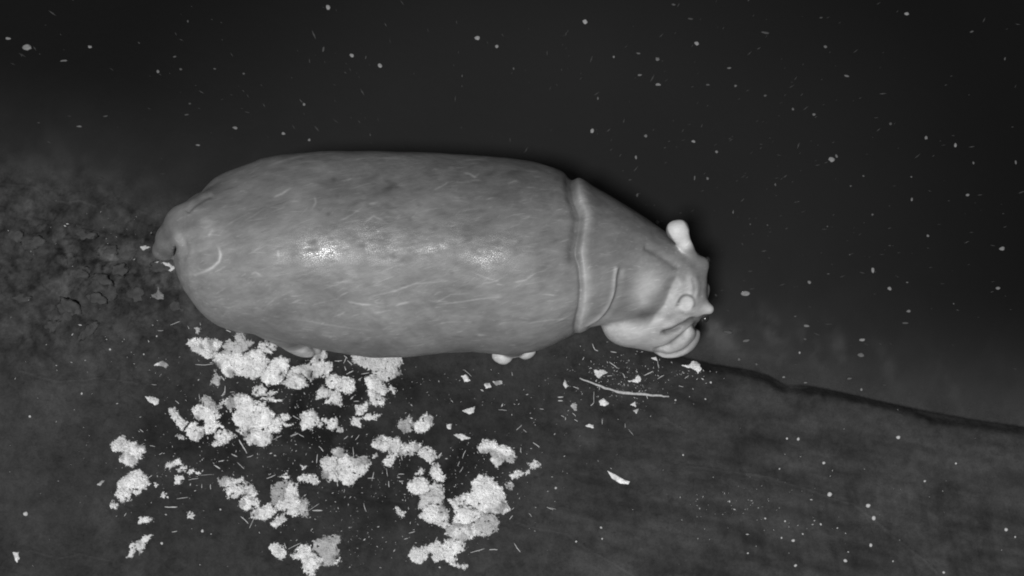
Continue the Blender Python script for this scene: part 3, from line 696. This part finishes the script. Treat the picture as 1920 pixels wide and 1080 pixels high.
heap('bent small dung bit with a straw pointing right', [[(600,385),(650,355),(715,390),(690,410),(665,385),(620,395)]], 4, fib=False)
heap('small square dung chip between the coarse clump and the curved chain', [[(512,405),(575,405),(585,420),(560,470),(515,465)]], 4, fib=False)
heap('small three-pointed dung crumb right of the coarse clump', [[(400,570),(430,515),(465,568),(430,575)]], 4, fib=False)
heap('small rounded dung crumb alone near the bottom left', [[(610,690),(650,680),(675,700),(650,730),(615,725)]], 4, fib=False)
heap('short flat dung bar lying above the antler-shaped flake', [[(250,765),(260,715),(300,715),(360,720),(355,750),(300,762)]], 4, fib=False)
heap('antler-shaped forked dung flake near the bottom left', [[(180,930),(200,905),(250,890),(290,850),(350,850),(330,890),(295,910),(300,945),(255,1000),(240,965),(195,1025),(160,1015),(195,965)]], 4, H=.015, fib=False)
heap('tiny round dung ball right beside the coarse clump', [[(360,465),(375,458),(392,472),(380,492),(362,488)]], 4, fib=False)
heap('curved chain of dung lumps running down to the grey slab clump', [
 [(40,320),(60,335),(115,300),(160,330),(235,310),(240,335),(200,345),(170,360),(100,380),(60,365)], [(90,410),(140,370),(230,370),(260,400),(240,430),(175,465),(130,470)],
 [(240,340),(300,370),(330,410),(350,440),(320,460),(290,440),(250,440),(260,400)], [(205,520),(230,460),(290,455),(370,500),(360,530),(310,555),(240,560)],
 [(295,590),(350,550),(440,515),(500,570),(470,610),(410,640),(340,630),(310,620)]], 5)
heap('tall dung clump with a smooth grey slab on its left side', [
 (5, [(455,390),(500,350),(560,335),(610,345),(560,420),(555,480),(500,500),(470,520),(455,450)], .40),
 [(560,420),(600,345),(645,360),(660,430),(685,490),(680,590),(620,610),(560,570),(500,550),(480,520),(550,480)],
 (5, [(680,480),(730,480),(745,530),(740,625),(690,610)], .5), [(455,670),(480,640),(560,590),(570,640),(490,715)], [(525,305),(570,272),(610,320),(570,330)]], 5)
heap('flat oval dung cake between the slab clump and the heart-shaped clump', [[(658,315),(710,285),(790,305),(835,345),(810,365),(730,350),(670,335)]], 5, H=.02)
heap('tiny dung crumb just above the flat oval cake', [[(675,212),(735,225),(700,248)]], 5, fib=False)
heap('lone leaf-shaped dung piece left of the bottom edge clump', [[(440,845),(480,820),(545,850),(580,905),(540,950),(490,925)]], 5, H=.02)
heap('large dung clump with a grey patch touching the bottom edge', [
 [(610,920),(640,880),(700,840),(760,850),(780,900),(700,945),(640,940)], [(700,945),(780,900),(850,940),(840,990),(800,1030),(790,1065),(750,1080),(705,1020)],
 (5, [(785,800),(850,780),(900,770),(990,765),(995,800),(960,840),(985,900),(930,990),(870,995),(850,930),(790,870)], .44), [(930,985),(990,925),(1000,960),(970,990)]], 5)
heap('heart-shaped dung clump with a smooth pointed lower end in the middle', [
 [(125,515),(200,440),(245,470),(290,450),(330,560),(300,620),(330,680),(310,720),(230,725),(165,690),(150,630),(165,590)], [(260,395),(320,350),(385,360),(395,410),(420,450),(350,480),(290,455)],
 [(330,480),(420,445),(510,465),(620,450),(660,460),(685,540),(640,620),(540,710),(460,780),(390,765),(345,705),(320,620)]], 6)
heap('horizontal bar of dung lumps stretching right above the largest pile', [
 [(695,320),(720,270),(780,240),(830,225),(900,250),(930,300),(900,390),(860,395),(780,370),(720,350)], [(900,260),(990,245),(1040,290),(1020,380),(980,410),(900,400),(900,330)],
 [(1010,380),(1050,330),(1130,300),(1190,295),(1260,340),(1210,400),(1150,430),(1020,430)], [(1215,400),(1270,350),(1330,340),(1390,375),(1435,470),(1360,525),(1300,480),(1240,450)],
 [(820,510),(880,470),(890,410),(1000,430),(950,500),(930,575),(870,570)]], 6)
heap('tiny dung nugget right of the heart-shaped clump', [[(705,440),(760,415),(770,450),(715,480)]], 6, fib=False)
heap('cluster of four round dung lumps under the belly edge', [
 [(365,510),(400,450),(470,440),(530,470),(510,530),(470,570),(420,580)], [(510,500),(560,470),(620,470),(670,510),(665,600),(630,635),(570,630),(500,600),(490,540)],
 [(300,610),(350,560),(430,600),(420,660),(350,680),(295,690)], [(430,650),(480,600),(530,640),(540,700),(500,750),(440,740)], [(370,740),(385,690),(430,700),(420,735)], [(505,750),(530,720),(555,740),(530,780)]], 3)
heap('straw-laced dung pile tucked against the belly and narrowing downward', [
 (3, [(640,255),(720,235),(850,230),(1000,230),(1130,245),(1150,330),(1110,370),(1140,430),(1080,460),(1000,510),(930,490),(880,460),(850,400),(780,370),(730,340),(660,320)], .56),
 [(780,470),(850,450),(930,490),(980,550),(1010,600),(980,640),(900,640),(830,590),(785,530)], [(795,600),(850,600),(920,640),(980,700),(960,760),(900,750),(820,720),(830,660)]], 3)
heap('single dung nugget right of the straw-laced pile', [[(1015,590),(1050,550),(1095,600),(1070,640)]], 3, fib=False)
heap('compact dung clump right of the large rounded pile', [[(130,860),(180,815),(250,800),(290,840),(320,920),(360,940),(340,970),(280,960),(220,990),(150,1000),(125,940)]], 3)
heap('small hooked dung clump between two compact ones', [[(350,900),(390,895),(420,900),(480,880),(505,920),(490,970),(450,1000),(410,985),(390,940)]], 3)
heap('star-shaped dung crumb below the hooked clump', [[(485,1020),(510,970),(550,985),(560,1010),(525,1030)]], 3, fib=False)
heap('small dung clump below the tip of the straw-laced pile', [[(690,760),(760,750),(800,720),(810,770),(760,840),(700,850)]], 3)
heap('hourglass-shaped dung chip left of the flat winged one', [[(640,920),(650,880),(740,885),(720,930),(755,975),(690,970),(645,960)]], 3, fib=False)
heap('flat winged dung chip with a point to the right', [[(750,885),(800,845),(860,850),(945,845),(900,890),(820,910),(770,900)]], 3, H=.015, fib=False)
heap('spiky dung tuft, left one of the pair above the dung bar', [[(990,100),(1030,40),(1070,60),(1120,0),(1150,60),(1165,100),(1140,170),(1060,190),(1020,150)]], 6)
heap('smooth upright dung tuft, right one of the pair above the dung bar', [[(1170,100),(1230,40),(1270,0),(1320,-40),(1380,0),(1385,100),(1320,160),(1250,185),(1190,160)]], 6)
heap('two-lobed dung clump to the upper right of the largest pile', [[(600,150),(640,95),(720,100),(750,140),(700,180),(650,185),(610,175)], [(700,170),(780,135),(860,170),(875,220),(850,260),(800,240),(740,295),(700,240)]], 7)
heap('stepping row of dung bits leading right from the largest pile', [
 [(835,350),(870,315),(920,320),(925,350),(890,380),(850,375)], [(800,415),(840,390),(865,430),(850,460),(815,445)], [(940,330),(970,310),(980,335),(950,350)],
 [(970,260),(1020,240),(1050,270),(1060,295),(1010,305),(980,290)]], 7)
heap('crumbly left arm of the largest dung pile under the dung bar', [
 [(100,410),(150,370),(220,370),(260,430),(250,470),(190,490),(130,490),(100,460)], (7, [(190,490),(250,470),(290,400),(350,430),(360,500),(330,560),(270,550),(210,590),(170,590),(180,550)], .56),
 [(255,330),(280,260),(320,280),(330,330),(370,350),(350,390),(300,390)], [(150,345),(190,305),(220,320),(190,350)], [(210,590),(280,560),(350,570),(390,610),(385,670),(300,700),(250,690),(180,650)], [(300,700),(390,680),(410,720),(350,730)]], 7)
heap('largest sprawling dung pile with a hollow on its right side', [
 [(560,400),(620,350),(700,370),(780,450),(800,520),(830,600),(780,630),(700,620),(620,610),(560,570),(480,560),(440,520),(490,490),(560,480)], [(380,525),(440,520),(480,560),(600,600),(640,620),(590,680),(500,700),(430,690),(440,620),(420,560)],
 (7, [(590,680),(640,620),(720,640),(750,690),(740,750),(690,780),(640,790),(580,770)], .5), [(370,720),(430,690),(580,700),(610,760),(560,800),(500,830),(430,810),(370,770)]], 7)
heap('lower tail of dung lumps trailing left under the largest pile', [
 [(370,820),(430,800),(510,840),(500,890),(450,910),(440,980),(380,970),(350,900)], [(250,850),(320,830),(365,860),(360,960),(290,980),(270,930)],
 [(105,930),(140,870),(200,870),(240,860),(260,900),(230,950),(190,985),(130,970)], [(370,960),(430,980),(530,1000),(500,1025),(440,1010)]], 7)
heap('small torn dung shred left of the largest pile', [[(10,580),(40,600),(85,620),(50,660),(25,630)]], 7, fib=False)
heap('narrow upright dung shred left of the dark gap', [[(270,450),(285,420),(300,460),(330,480),(310,565),(290,540),(250,535)]], 2, tone=.5, fib=False)
heap('small star-shaped dung crumb near the hind leg, above the broad mass', [[(1110,100),(1150,80),(1190,110),(1150,170),(1110,140)]], 1, tone=.45, fib=False)
g2 = 'pale plant flakes and leaves on the mud'
def flake(label, pts, c, H=.006, name='plant_flake', tone=.70): heap(label, [pts], c, name, 'plant flake', H, .35, tone, False, g2, M_DUNG)
flake('pale boomerang-shaped flake alone left of the broad dung mass', [(600,570),(640,540),(710,512),(775,570),(745,605),(680,575)], 1)
flake('pale wedge-shaped flake alone below the boomerang-shaped one', [(490,970),(590,970),(660,1000),(655,1060),(620,1075),(530,1030)], 1)
flake('bright torn leaf scrap just below the muzzle at the ledge', [(1285,240),(1370,240),(1400,195),(1440,195),(1475,230),(1490,280),(1455,320),(1430,290),(1380,270)], 9)
flake('bright winged leaf scrap above the bent twig', [(400,290),(490,285),(535,310),(480,340),(450,370),(420,345)], 9)
flake('chunky pale scrap just below the twig on its left half', [(450,600),(500,580),(555,630),(500,655),(460,640)], 9, .012)
flake('fan-shaped pale scrap above the middle of the twig', [(750,400),(810,380),(850,330),(885,380),(850,415)], 9)
flake('small pale scrap below the middle of the twig', [(765,640),(820,610),(825,660)], 9)
flake('lowest pale scrap under the right half of the twig', [(800,700),(855,680),(830,730)], 9)
flake('little curled scrap right under the muzzle', [(985,165),(1030,155),(1045,190),(1020,185)], 9)
flake('small pale blob at the left end of the twig litter', [(90,440),(105,375),(120,420),(145,450),(115,470)], 9)
flake('upright pale shred at lower left of the twig litter', [(165,650),(190,625),(225,640),(225,700),(205,700)], 9)
flake('flat pale seed-like scrap right of the spilled crumbs below the twig', [(318,855),(350,838),(380,850),(395,840),(395,880),(345,868)], 9)
flake('pale scrap below the fore foot, nearest to its toes on the left', [(700,160),(720,150),(742,180),(715,185)], 10)
flake('round pale scrap below the fore foot, left of the oblong one', [(805,195),(830,190),(835,210),(812,215)], 10)
flake('oblong pale scrap directly below the fore foot toes', [(845,185),(885,178),(888,195),(860,202)], 10)
flake('pale scrap midway between the fore foot and the dung bar', [(705,318),(760,300),(755,330),(735,335)], 10)
flake('small pale scrap right of the upright dung tuft', [(630,385),(655,380),(650,405),(635,402)], 10)
flake('ragged pale scrap left of the two-lobed dung clump', [(662,430),(700,425),(740,445),(700,455)], 10)
flake('bright smear-like scrap just below the tail tip', [(140,695),(185,685),(230,705),(300,715),(345,755),(310,800),(285,790),(290,750),(240,725),(170,715)], 8 if 8 in CR else 1) if False else None
CR[12] = (260, 360, 5.4)
flake('bright crust scrap just below the tail tip', [(140,700),(185,685),(230,695),(300,712),(350,755),(312,808),(283,790),(300,755),(240,728),(170,716)], 12, .012, tone=.5)
flake('short bright scrap left of the tail', [(0,545),(40,533),(115,552),(60,565),(30,580)], 12, .008, tone=.5)
flake('grey-white leaf with a stalk below the rump', [(115,1035),(170,1020),(190,960),(200,1000),(235,1030),(245,1080),(190,1085),(130,1055)], 12, .008, tone=.2)
heap('slim curved pale leaf lying alone on the open mud', [[(291,632),(300,636),(335,655),(376,676),(370,684),(335,680),(305,658)]], 13 if 13 in CR else 13, 'fallen_leaf', 'leaf', .007, .1, .8, False, None, M_DUNG) if False else None
CR[13] = (1000, 580, 2.087)
heap('slim curved pale leaf lying alone on the open mud', [[(291,632),(300,636),(335,655),(360,670),(378,674),(372,684),(340,681),(308,661)]], 13, 'fallen_leaf', 'leaf', .007, .1, .8, False, None, M_DUNG)

def stick(name, pts, wd, mat, label, cat, group=None, zoff=.004, nside=5):
    """a bent, tapered, slightly knotty stalk lying on the mud"""
    n = len(pts)*3-2; T = np.linspace(0, len(pts)-1, n); px = np.interp(T, range(len(pts)), [p[0] for p in pts]); py = np.interp(T, range(len(pts)), [p[1] for p in pts])
    x, y = P(px, py, .05); z = terrain(x, y); z = np.maximum(z, z.mean()-.004)+zoff; r = random.Random(int(px[0]*7+py[0]))
    V_, F_ = [], []
    for i in range(n):
        a = math.atan2(y[min(i+1, n-1)]-y[max(i-1, 0)], x[min(i+1, n-1)]-x[max(i-1, 0)]); ww = wd*(.55+.6*math.sin(math.pi*(i+.7)/(n+.6)))*r.uniform(.8, 1.2)
        jx = r.uniform(-.3, .3)*wd
        for k in range(nside):
            b = 2*math.pi*k/nside; V_.append((x[i]-math.sin(a)*(math.cos(b)*ww+jx), y[i]+math.cos(a)*(math.cos(b)*ww+jx), z[i]+math.sin(b)*ww*.7))
    for i in range(n-1):
        for k in range(nside): k2 = (k+1) % nside; F_.append((i*nside+k, i*nside+k2, (i+1)*nside+k2, (i+1)*nside+k))
    F_ += [tuple(range(nside))[::-1], tuple((n-1)*nside+k for k in range(nside))]
    c = np.mean(V_, 0); o = link(name, mesh_from(name, np.array(V_)-c, F_), mat, label=label, category=cat); o.location = c
    if group: o['group'] = group
    return o
stick('bent_twig', [(1087, 709), (1110, 717), (1135, 727), (1160, 735), (1190, 738), (1215, 740), (1240, 742), (1255, 744)], .008, M_TWIG, 'long bent peeled twig on the mud below the muzzle', 'twig', nside=7)
# ---- things named by where they lie
LM = [('the broad ragged dung mass', 460, 670), ('the large rounded dung pile', 480, 785), ('the far left shaggy dung clump', 243, 845), ('the coarse far left dung clump', 248, 912), ('the curved chain of dung lumps', 465, 935),
      ('the grey slab dung clump', 540, 935), ('the heart-shaped dung clump', 648, 872), ('the dung bar', 755, 840), ('the largest dung pile', 880, 950), ('the bottom edge dung clump', 600, 1035), ('the straw-laced dung pile', 705, 700),
      ('the pair of dung tufts', 780, 792), ('the two-lobed dung clump', 935, 845), ('the bent twig', 1170, 730), ('the slim curved leaf', 1158, 896), ('the fore foot', 960, 678), ('the eroded ledge', 1600, 760),
      ('the bottom right corner', 1900, 1060), ('the bottom left corner', 20, 1060), ('the antler-shaped flake', 265, 1022), ('the tail', 300, 480), ('the hoof-churned mud', 120, 520), ('the long mud crack', 1560, 935), ('the trailing lower dung lumps', 830, 1035)]
LW = [('the top left corner', 60, 40), ('the top edge', 700, 10), ('the top right corner', 1860, 40), ('the middle of the back', 700, 285), ('the rump', 400, 345), ('the shoulder', 1060, 320), ('the upright ear', 1270, 410), ('the brow', 1335, 500),
      ('the muzzle', 1325, 630), ('the eroded ledge', 1600, 735), ('the right edge', 1915, 420), ('the left edge', 5, 250), ('the top edge centre', 1100, 10), ('the open water', 1600, 480)]
pending = []
def place(px, py, lm):
    n, x, y = min(lm, key=lambda q: math.hypot(q[1]-px, q[2]-py)); dx, dy = px-x, py-y
    return (('left of' if dx < 0 else 'right of') if abs(dx) > abs(dy)*1.1 else ('above' if dy < 0 else 'below'))+' '+n
def later(o, head, px, py, lm, cat, group): pending.append((o, head+' '+place(px, py, lm), px, py)); o['category'] = cat; o['group'] = group
def flush():
    by = {}
    for q in pending: by.setdefault(q[1], []).append(q)
    od = ['first', 'second', 'third', 'fourth', 'fifth', 'sixth', 'seventh', 'eighth', 'ninth', 'tenth', 'eleventh', 'twelfth']
    for k, v in by.items():
        if len(v) == 1: v[0][0]['label'] = k; continue
        v.sort(key=lambda q: q[2]); n = len(v)
        for i, q in enumerate(v): q[0]['label'] = k+', '+('leftmost' if i == 0 else 'rightmost' if i == n-1 else od[min(i, 11)]+' from the left')
STR = {5: [(205,20,265,125,2.2),(145,130,190,150,1.8),(420,320,490,290,1.8),(220,615,280,670,1.7),(340,580,290,705,1.3),(775,568,855,568,1.8),(45,190,90,178,1.5),(10,215,60,245,1.5),(190,195,245,245,1.2),(265,155,315,138,1.3),(560,820,575,865,1.6),(590,868,690,820,1.2),(750,570,830,515,1.0)],
       2: [(115,375,270,368,1.3),(370,555,368,600,1.3),(368,600,345,640,1.6),(440,625,470,700,1.8),(780,1010,850,975,1.3),(920,980,990,955,1.3),(945,810,990,835,1.2),(150,625,165,690,1.2),(410,610,450,605,1.0),(335,470,360,510,1.3),(490,1010,525,1070,1.8)],
       3: [(590,440,660,405,2.2),(570,360,585,400,1.8),(600,300,650,345,1.6),(560,330,590,262,1.4),(565,250,600,280,1.5),(665,715,720,715,1.5),(740,440,820,425,1.5),(710,500,740,480,1.8),(470,305,545,300,1.6),(50,860,120,900,1.2),(110,1045,165,1078,1.3),(30,1075,100,1045,1.2)],
       6: [(490,350,500,460,1.4),(615,980,645,1075,1.3),(390,260,435,225,1.6),(520,270,565,210,1.3),(730,630,710,710,1.4),(660,700,735,700,1.4),(1000,655,1070,655,1.6),(1010,730,1060,730,1.2),(40,1060,150,1060,1.6),(975,1010,990,1070,1.8),(95,430,85,530,1.8),(870,590,882,680,1.0),(895,730,900,800,1.6),(320,730,325,790,1.6),(400,820,395,860,1.0),(1450,460,1490,410,1.8),(1030,440,1048,500,1.5),(110,340,160,400,2.0)],
       7: [(1000,115,1048,148,1.6),(865,840,910,905,1.8),(550,908,650,880,1.5),(685,888,745,888,2.2),(105,768,150,755,1.5),(880,25,910,0,1.3),(490,230,515,170,1.4),(470,330,495,290,1.2),(320,230,340,190,1.6),(970,625,990,650,1.1),(455,285,470,250,1.2),(930,20,955,40,1.1),(910,150,915,190,1.1),(1100,580,1140,598,1.0),(845,600,865,585,1.2),(830,670,855,640,1.5),(70,812,100,805,1.6),(290,835,310,795,1.4),(450,75,545,85,2.0)],
       9: [(555,205,640,270,1.7),(400,505,398,620,1.0),(398,620,365,650,1.8),(535,350,585,345,1.4),(1045,380,1110,340,1.6),(1320,375,1360,345,1.4),(1260,448,1305,460,1.3),(30,565,90,560,1.3),(35,603,85,603,1.3),(485,790,483,840,1.4),(200,790,235,810,1.5),(180,725,215,760,1.5),(65,750,98,768,1.2),(385,20,410,80,1.6),(405,75,440,95,1.8),(1045,190,1060,270,1.3),(570,100,630,110,1.8),(690,320,715,370,1.8),(915,340,1000,300,2.0),(715,830,715,875,1.0),(750,890,800,950,.8),(190,455,245,475,1.6),(285,185,300,155,1.5),(930,540,945,580,1.6)],
       4: [(145,710,160,685,1.3),(500,828,540,820,1.5),(810,325,855,355,1.6),(845,300,880,292,1.8),(620,440,695,428,1.2),(710,405,800,398,.8),(535,580,620,568,1.2),(720,470,720,500,1.4),(785,470,787,510,1.5),(445,640,540,640,2.6),(325,420,350,402,1.5),(255,60,280,80,1.6),(330,182,370,190,1.1),(400,250,425,235,1.3)],
       1: [(800,60,920,10,1.2),(640,130,710,130,1.0),(1015,70,1035,110,1.1),(1440,710,1490,765,1.6),(1500,840,1495,930,1.6),(1450,960,1500,935,1.8),(570,815,630,820,1.0),(875,1020,920,1060,1.4),(1175,30,1185,65,1.2),(1510,125,1570,150,2.0)],
       10: [(710,128,745,160,1.0),(955,405,978,385,1.1),(1030,465,1058,485,1.1),(870,315,908,318,1.0),(970,510,975,490,.9),(688,182,695,178,1.0),(650,270,660,280,1.3),(1145,258,1168,256,1.4),(1145,272,1165,272,1.3),(932,140,935,158,.9),(1060,310,1078,312,1.2),(1095,765,1135,772,.8)]}
for c, L in STR.items():
    ox, oy, s = CR[c]
    for i, (a, b, d, e, wv) in enumerate(L):
        x0, y0, x1, y1 = ox+a/s, oy+b/s, ox+d/s, oy+e/s; r = random.Random(i*7+c); mx, my = (x0+x1)/2+r.uniform(-1, 1)*math.hypot(x1-x0, y1-y0)*.06, (y0+y1)/2+r.uniform(-1, 1)*math.hypot(x1-x0, y1-y0)*.06
        o = stick('straw_stalk', [(x0, y0), (mx, my), (x1, y1)], wv*.0014, M_STRAW, '', 'straw')
        ln = math.hypot(x1-x0, y1-y0); hd = ('long thin' if wv < 1.5 else 'long thick') if ln > 15 else ('short thin' if wv < 1.5 else 'short thick')
        later(o, hd+' pale straw stalk', mx, my, LM, 'straw', 'loose straw stalks on the mud')
# pebbles
PB = [(1684,820,8),(1556,927,9),(1628,948,9),(1638,971,9),(1632,1022,7),(1487,1013,7),(1584,1051,7),(1491,1060,6),(1545,868,6),(1497,823,6),(1476,822,4),(1887,993,7),(1734,902,5),(1127,989,5),(1368,940,4),(1472,977,4),(1435,972,4),
      (1462,879,3.5),(1792,869,4),(1129,1010,4),(1042,915,5),(1281,853,3.5),(1904,1007,4),(1769,1073,5),(1080,1015,4),(1267,750,3.5),(1323,748,3.5),(1674,1052,3.5),(1539,983,5),(382,995,6),(306,1018,5),(52,963,9),(154,738,4),(58,781,5),
      (293,630,3.5),(269,664,3.5),(825,1063,3.5),(206,655,4),(1333,717,4.5),(1465,1008,4),(1402,1037,4),(1505,1001,4),(1570,990,3),(415,955,4)]
for i, (a, b, d) in enumerate(PB):
    x, y, zz = gz(a, b); r = d*.5*.0036; v, f = ico(2, i+3, .5, (r, r*random.uniform(.75, 1), r*.6)); o = link('pebble', mesh_from('pebble', v, f), M_PEB); o.location = (x, y, zz+r*.25); o.rotation_euler.z = random.uniform(0, 3)
    later(o, ('larger' if d >= 7 else 'small' if d >= 4.5 else 'tiny')+' pale pebble', a, b, LM, 'pebble', 'pale pebbles dotted over the mud')
flake('pale triangular scrap low at the far left edge', [(100-0,0),(1,1),(2,2)], 1) if False else None
CR[14] = (0, 780, 3.6)
flake('pale triangular scrap near the bottom left corner', [(98,920),(135,918),(138,960),(124,985),(108,955)], 14)
flake('little slanting pale chip left of the coarse dung clump', [(662,462),(700,430),(710,438),(682,470)], 14)
# mud clods in the churned ground
CL = [(150, 513, 17, 11, .2), (130, 577, 22, 15, -.5), (222, 505, 18, 12, .1), (205, 548, 18, 17, .6), (250, 552, 22, 16, -.2), (178, 562, 18, 12, -.3), (155, 440, 20, 10, .1), (200, 468, 22, 12, 0), (190, 523, 20, 8, -.4),
      (300, 500, 22, 12, -.2), (95, 610, 18, 12, .4), (165, 620, 22, 10, .8), (60, 455, 20, 12, .3), (25, 440, 16, 14, 0), (330, 575, 16, 9, 0), (40, 560, 18, 10, .2)]
for i, (a, b, rx, ry, an) in enumerate(CL):
    x, y, zz = gz(a, b); v, f = ico(3, i+50, 1.1, (rx*.0034, ry*.0034, .014), 1.9); o = link('mud_clod', mesh_from('mud_clod', v, f), M_CLOD); o.location = (x, y, zz-.004); o.rotation_euler = (random.uniform(-.08, .08), random.uniform(-.06, .06), an)
    later(o, ('large' if rx > 19 else 'medium' if rx > 16 else 'small')+' trodden mud lump', a, b, LM, 'mud clod', 'clods of trodden mud left of the hippo')
# floating flecks on the water
FLK = [('a', (0, 0, 2), [(30,145,15,7,.24),(100,178,25,18,.22),(337,176,13,9,.24),(240,228,17,5,.16),(1230,27,13,13,.28),(1320,208,11,10,.28),(1425,247,11,13,.28),(1790,143,14,11,.3),(1864,174,9,9,.26),(1140,392,8,9,.2),(883,480,14,8,.2),(1063,501,12,9,.24),(1160,525,8,7,.2),
         (742,544,13,6,.2),(593,268,9,8,.18),(655,213,10,5,.1),(678,260,8,6,.09),(805,258,9,5,.1),(915,276,9,6,.09),(298,474,16,5,.15),(705,80,5,8,.09),(1213,185,5,14,.07),(395,436,14,4,.08),(700,430,13,4,.08),(712,388,8,5,.07),(1733,285,4,8,.08),(1372,215,4,10,.06)]),
       ('b', (960, 0, 2), [(274,83,12,14,.34),(1479,52,13,9,.28),(693,163,14,10,.28),(382,213,7,7,.2),(473,200,11,6,.12),(545,222,13,12,.14),(480,281,11,6,.16),(549,317,14,7,.22),(1175,175,11,9,.12),(815,255,13,6,.15),(1255,285,12,5,.14),(735,318,10,5,.09),(838,322,8,6,.14),
         (950,358,9,7,.09),(322,368,5,10,.12),(301,491,11,11,.3),(502,510,9,9,.16),(680,530,10,7,.26),(767,569,9,9,.18),(465,590,7,10,.2),(1553,517,9,9,.18),(1663,544,8,10,.24),(1197,598,16,14,.24),(1217,586,6,11,.14),(1132,430,10,8,.15),(1053,409,6,8,.12),(1889,608,6,12,.15),
         (1730,610,5,8,.14),(1709,731,12,7,.2),(1499,747,6,9,.18),(733,670,8,9,.15),(685,668,5,12,.12),(470,732,6,11,.12),(829,795,4,10,.14),(1497,663,6,6,.13),(1317,660,6,6,.1),(987,692,6,9,.1),(1270,698,7,6,.1),(545,832,9,9,.16),(1352,805,7,6,.12),(1725,118,12,5,.09),
         (1158,66,10,5,.07),(668,70,18,6,.05),(1848,220,5,9,.09),(950,123,22,6,.06),(605,17,12,6,.08),(1420,464,8,8,.07),(6,257,6,8,.1)]),
       ('c', (1300, 400, 3.097), [(303,467,34,24,.25),(131,475,10,10,.12),(673,401,14,13,.2),(1043,329,15,25,.26),(1139,437,16,18,.24),(1361,131,13,12,.18),(1792,204,26,16,.22),(1768,434,20,11,.2),(1241,401,11,5,.15),(1251,568,18,12,.18),(1232,637,30,7,.1),(657,652,24,12,.2),(978,734,28,12,.28),
         (972,823,28,20,.14),(617,809,9,9,.4),(305,741,28,14,.14),(200,690,40,16,.08),(784,351,13,6,.1),(1042,8,11,6,.14),(778,76,7,7,.1),(430,68,9,7,.1),(331,64,8,7,.1),(908,240,7,6,.1),(1511,525,6,6,.14),(592,598,14,6,.1),(650,730,16,9,.09)]),
       ('d', (1000, 580, 2.087), [(980,265,10,6,.25),(1238,270,13,6,.13),(1065,287,12,5,.2),(1284,313,7,7,.26),(873,215,6,6,.14),(805,195,9,9,.14)])]
for _, (ox, oy, s), L in FLK:
    for i, (a, b, wx, wy, t) in enumerate(L):
        px, py = ox+a/s, oy+b/s; x, y = map(float, P(px, py, 0)); rx, ry = wx/s*.5*.0050, wy/s*.5*.0050
        v, f = ico(2, int(px) % 97+i, .8, (rx, ry, .004), 1.3); me = mesh_from('floating_fleck', v, f); add_attr(me, 'tone', np.full(len(v), t*.78))
        o = link('floating_fleck', me, M_FLOAT); o.location = (x, y, .0015); o.rotation_euler.z = random.uniform(-.25, .25)
        hd = ('big' if max(wx, wy)/s > 8 else 'small' if max(wx, wy)/s > 5 else 'tiny')+(' bright' if t > .21 else ' greyish' if t > .12 else ' faint')+(' long' if max(wx, wy) > 1.6*min(wx, wy) else ' roundish')
        later(o, hd+' floating fleck', px, py, LW, 'fleck', 'flecks of plant matter floating on the water')
flush()
# uncountable fine litter: crumbs and chaff on the mud, specks drifting in the water
r = np.random.default_rng(3); VV, FF = [], []
def crumb(x, y, z, s, el, an):
    k = len(VV); c, sn = math.cos(an), math.sin(an)
    for dx, dy, dz in ((1, 0, 0), (.1, .6, 0), (-1, .1, 0), (-.1, -.7, 0), (0, 0, .6), (0, 0, -.5)):
        dx *= el; VV.append((x+(dx*c-dy*sn)*s, y+(dx*sn+dy*c)*s, z+dz*s))
    for a, b, d in ((0, 1, 4), (1, 2, 4), (2, 3, 4), (3, 0, 4), (1, 0, 5), (2, 1, 5), (3, 2, 5), (0, 3, 5)): FF.append((k+a, k+b, k+d))
Z_ = [(560, 720, 200, 60, 300), (500, 830, 190, 60, 260), (640, 930, 220, 90, 260), (860, 900, 140, 100, 230), (1170, 715, 75, 48, 190), (1130, 690, 60, 25, 40), (920, 740, 130, 60, 50), (330, 900, 90, 80, 50), (1390, 960, 110, 50, 60), (200, 650, 150, 70, 40),
      (1500, 930, 300, 110, 50), (180, 440, 160, 60, 45), (660, 1020, 170, 40, 50), (1040, 800, 90, 90, 30), (150, 900, 150, 130, 30), (1310, 700, 40, 14, 30)]
pts = []
for cx, cy, sx_, sy_, n in Z_:
    pts += [(r.normal(cx, sx_*.6), r.normal(cy, sy_*.6)) for _ in range(n)]
pts = np.array(pts); x, y = P(pts[:, 0], pts[:, 1], .05); s = shore_s(x, y); zz = terrain(x, y)
bx = gauss(pts[:, 0], pts[:, 1], 1170, 715, 120, 70)
for i in range(len(x)):
    if s[i] < .03: continue
    crumb(x[i], y[i], zz[i]+.001, min(r.lognormal(-6.1, .45), .007), r.uniform(1, 2.6), r.uniform(0, 3.14))
link('scattered_chaff', mesh_from('scattered_chaff', VV, FF, False), M_STRAW, kind='stuff', label='fine pale chaff and crumbs scattered over the mud', category='chaff')
VV, FF = [], []; tn = []
px = np.concatenate([r.uniform(0, 1920, 230), r.normal(1560, 230, 120), r.normal(1300, 200, 80), r.normal(500, 250, 40)]); py = np.concatenate([r.uniform(0, 700, 230), r.normal(380, 150, 120), r.normal(180, 110, 80), r.normal(150, 80, 40)])
x, y = P(px, py, 0); s = shore_s(x, y)
for i in range(len(x)):
    if s[i] > -.08: continue
    a = math.atan2(y[i]-.0, x[i]+.2)+r.normal(0, .3); n0 = len(VV)
    sz = min(r.lognormal(-5.6, .35), .008); crumb(x[i], y[i], -.0003, sz, r.uniform(1.2, 5), a)
    for q in range(n0, len(VV)): VV[q] = (VV[q][0], VV[q][1], VV[q][2]*.4+.0005)
    tn += [r.uniform(.02, .05)]*6
me = mesh_from('drifting_specks', VV, FF, False); add_attr(me, 'tone', tn)
link('drifting_specks', me, M_FLOAT, kind='stuff', label='faint fine specks drifting all over the dark water', category='specks')
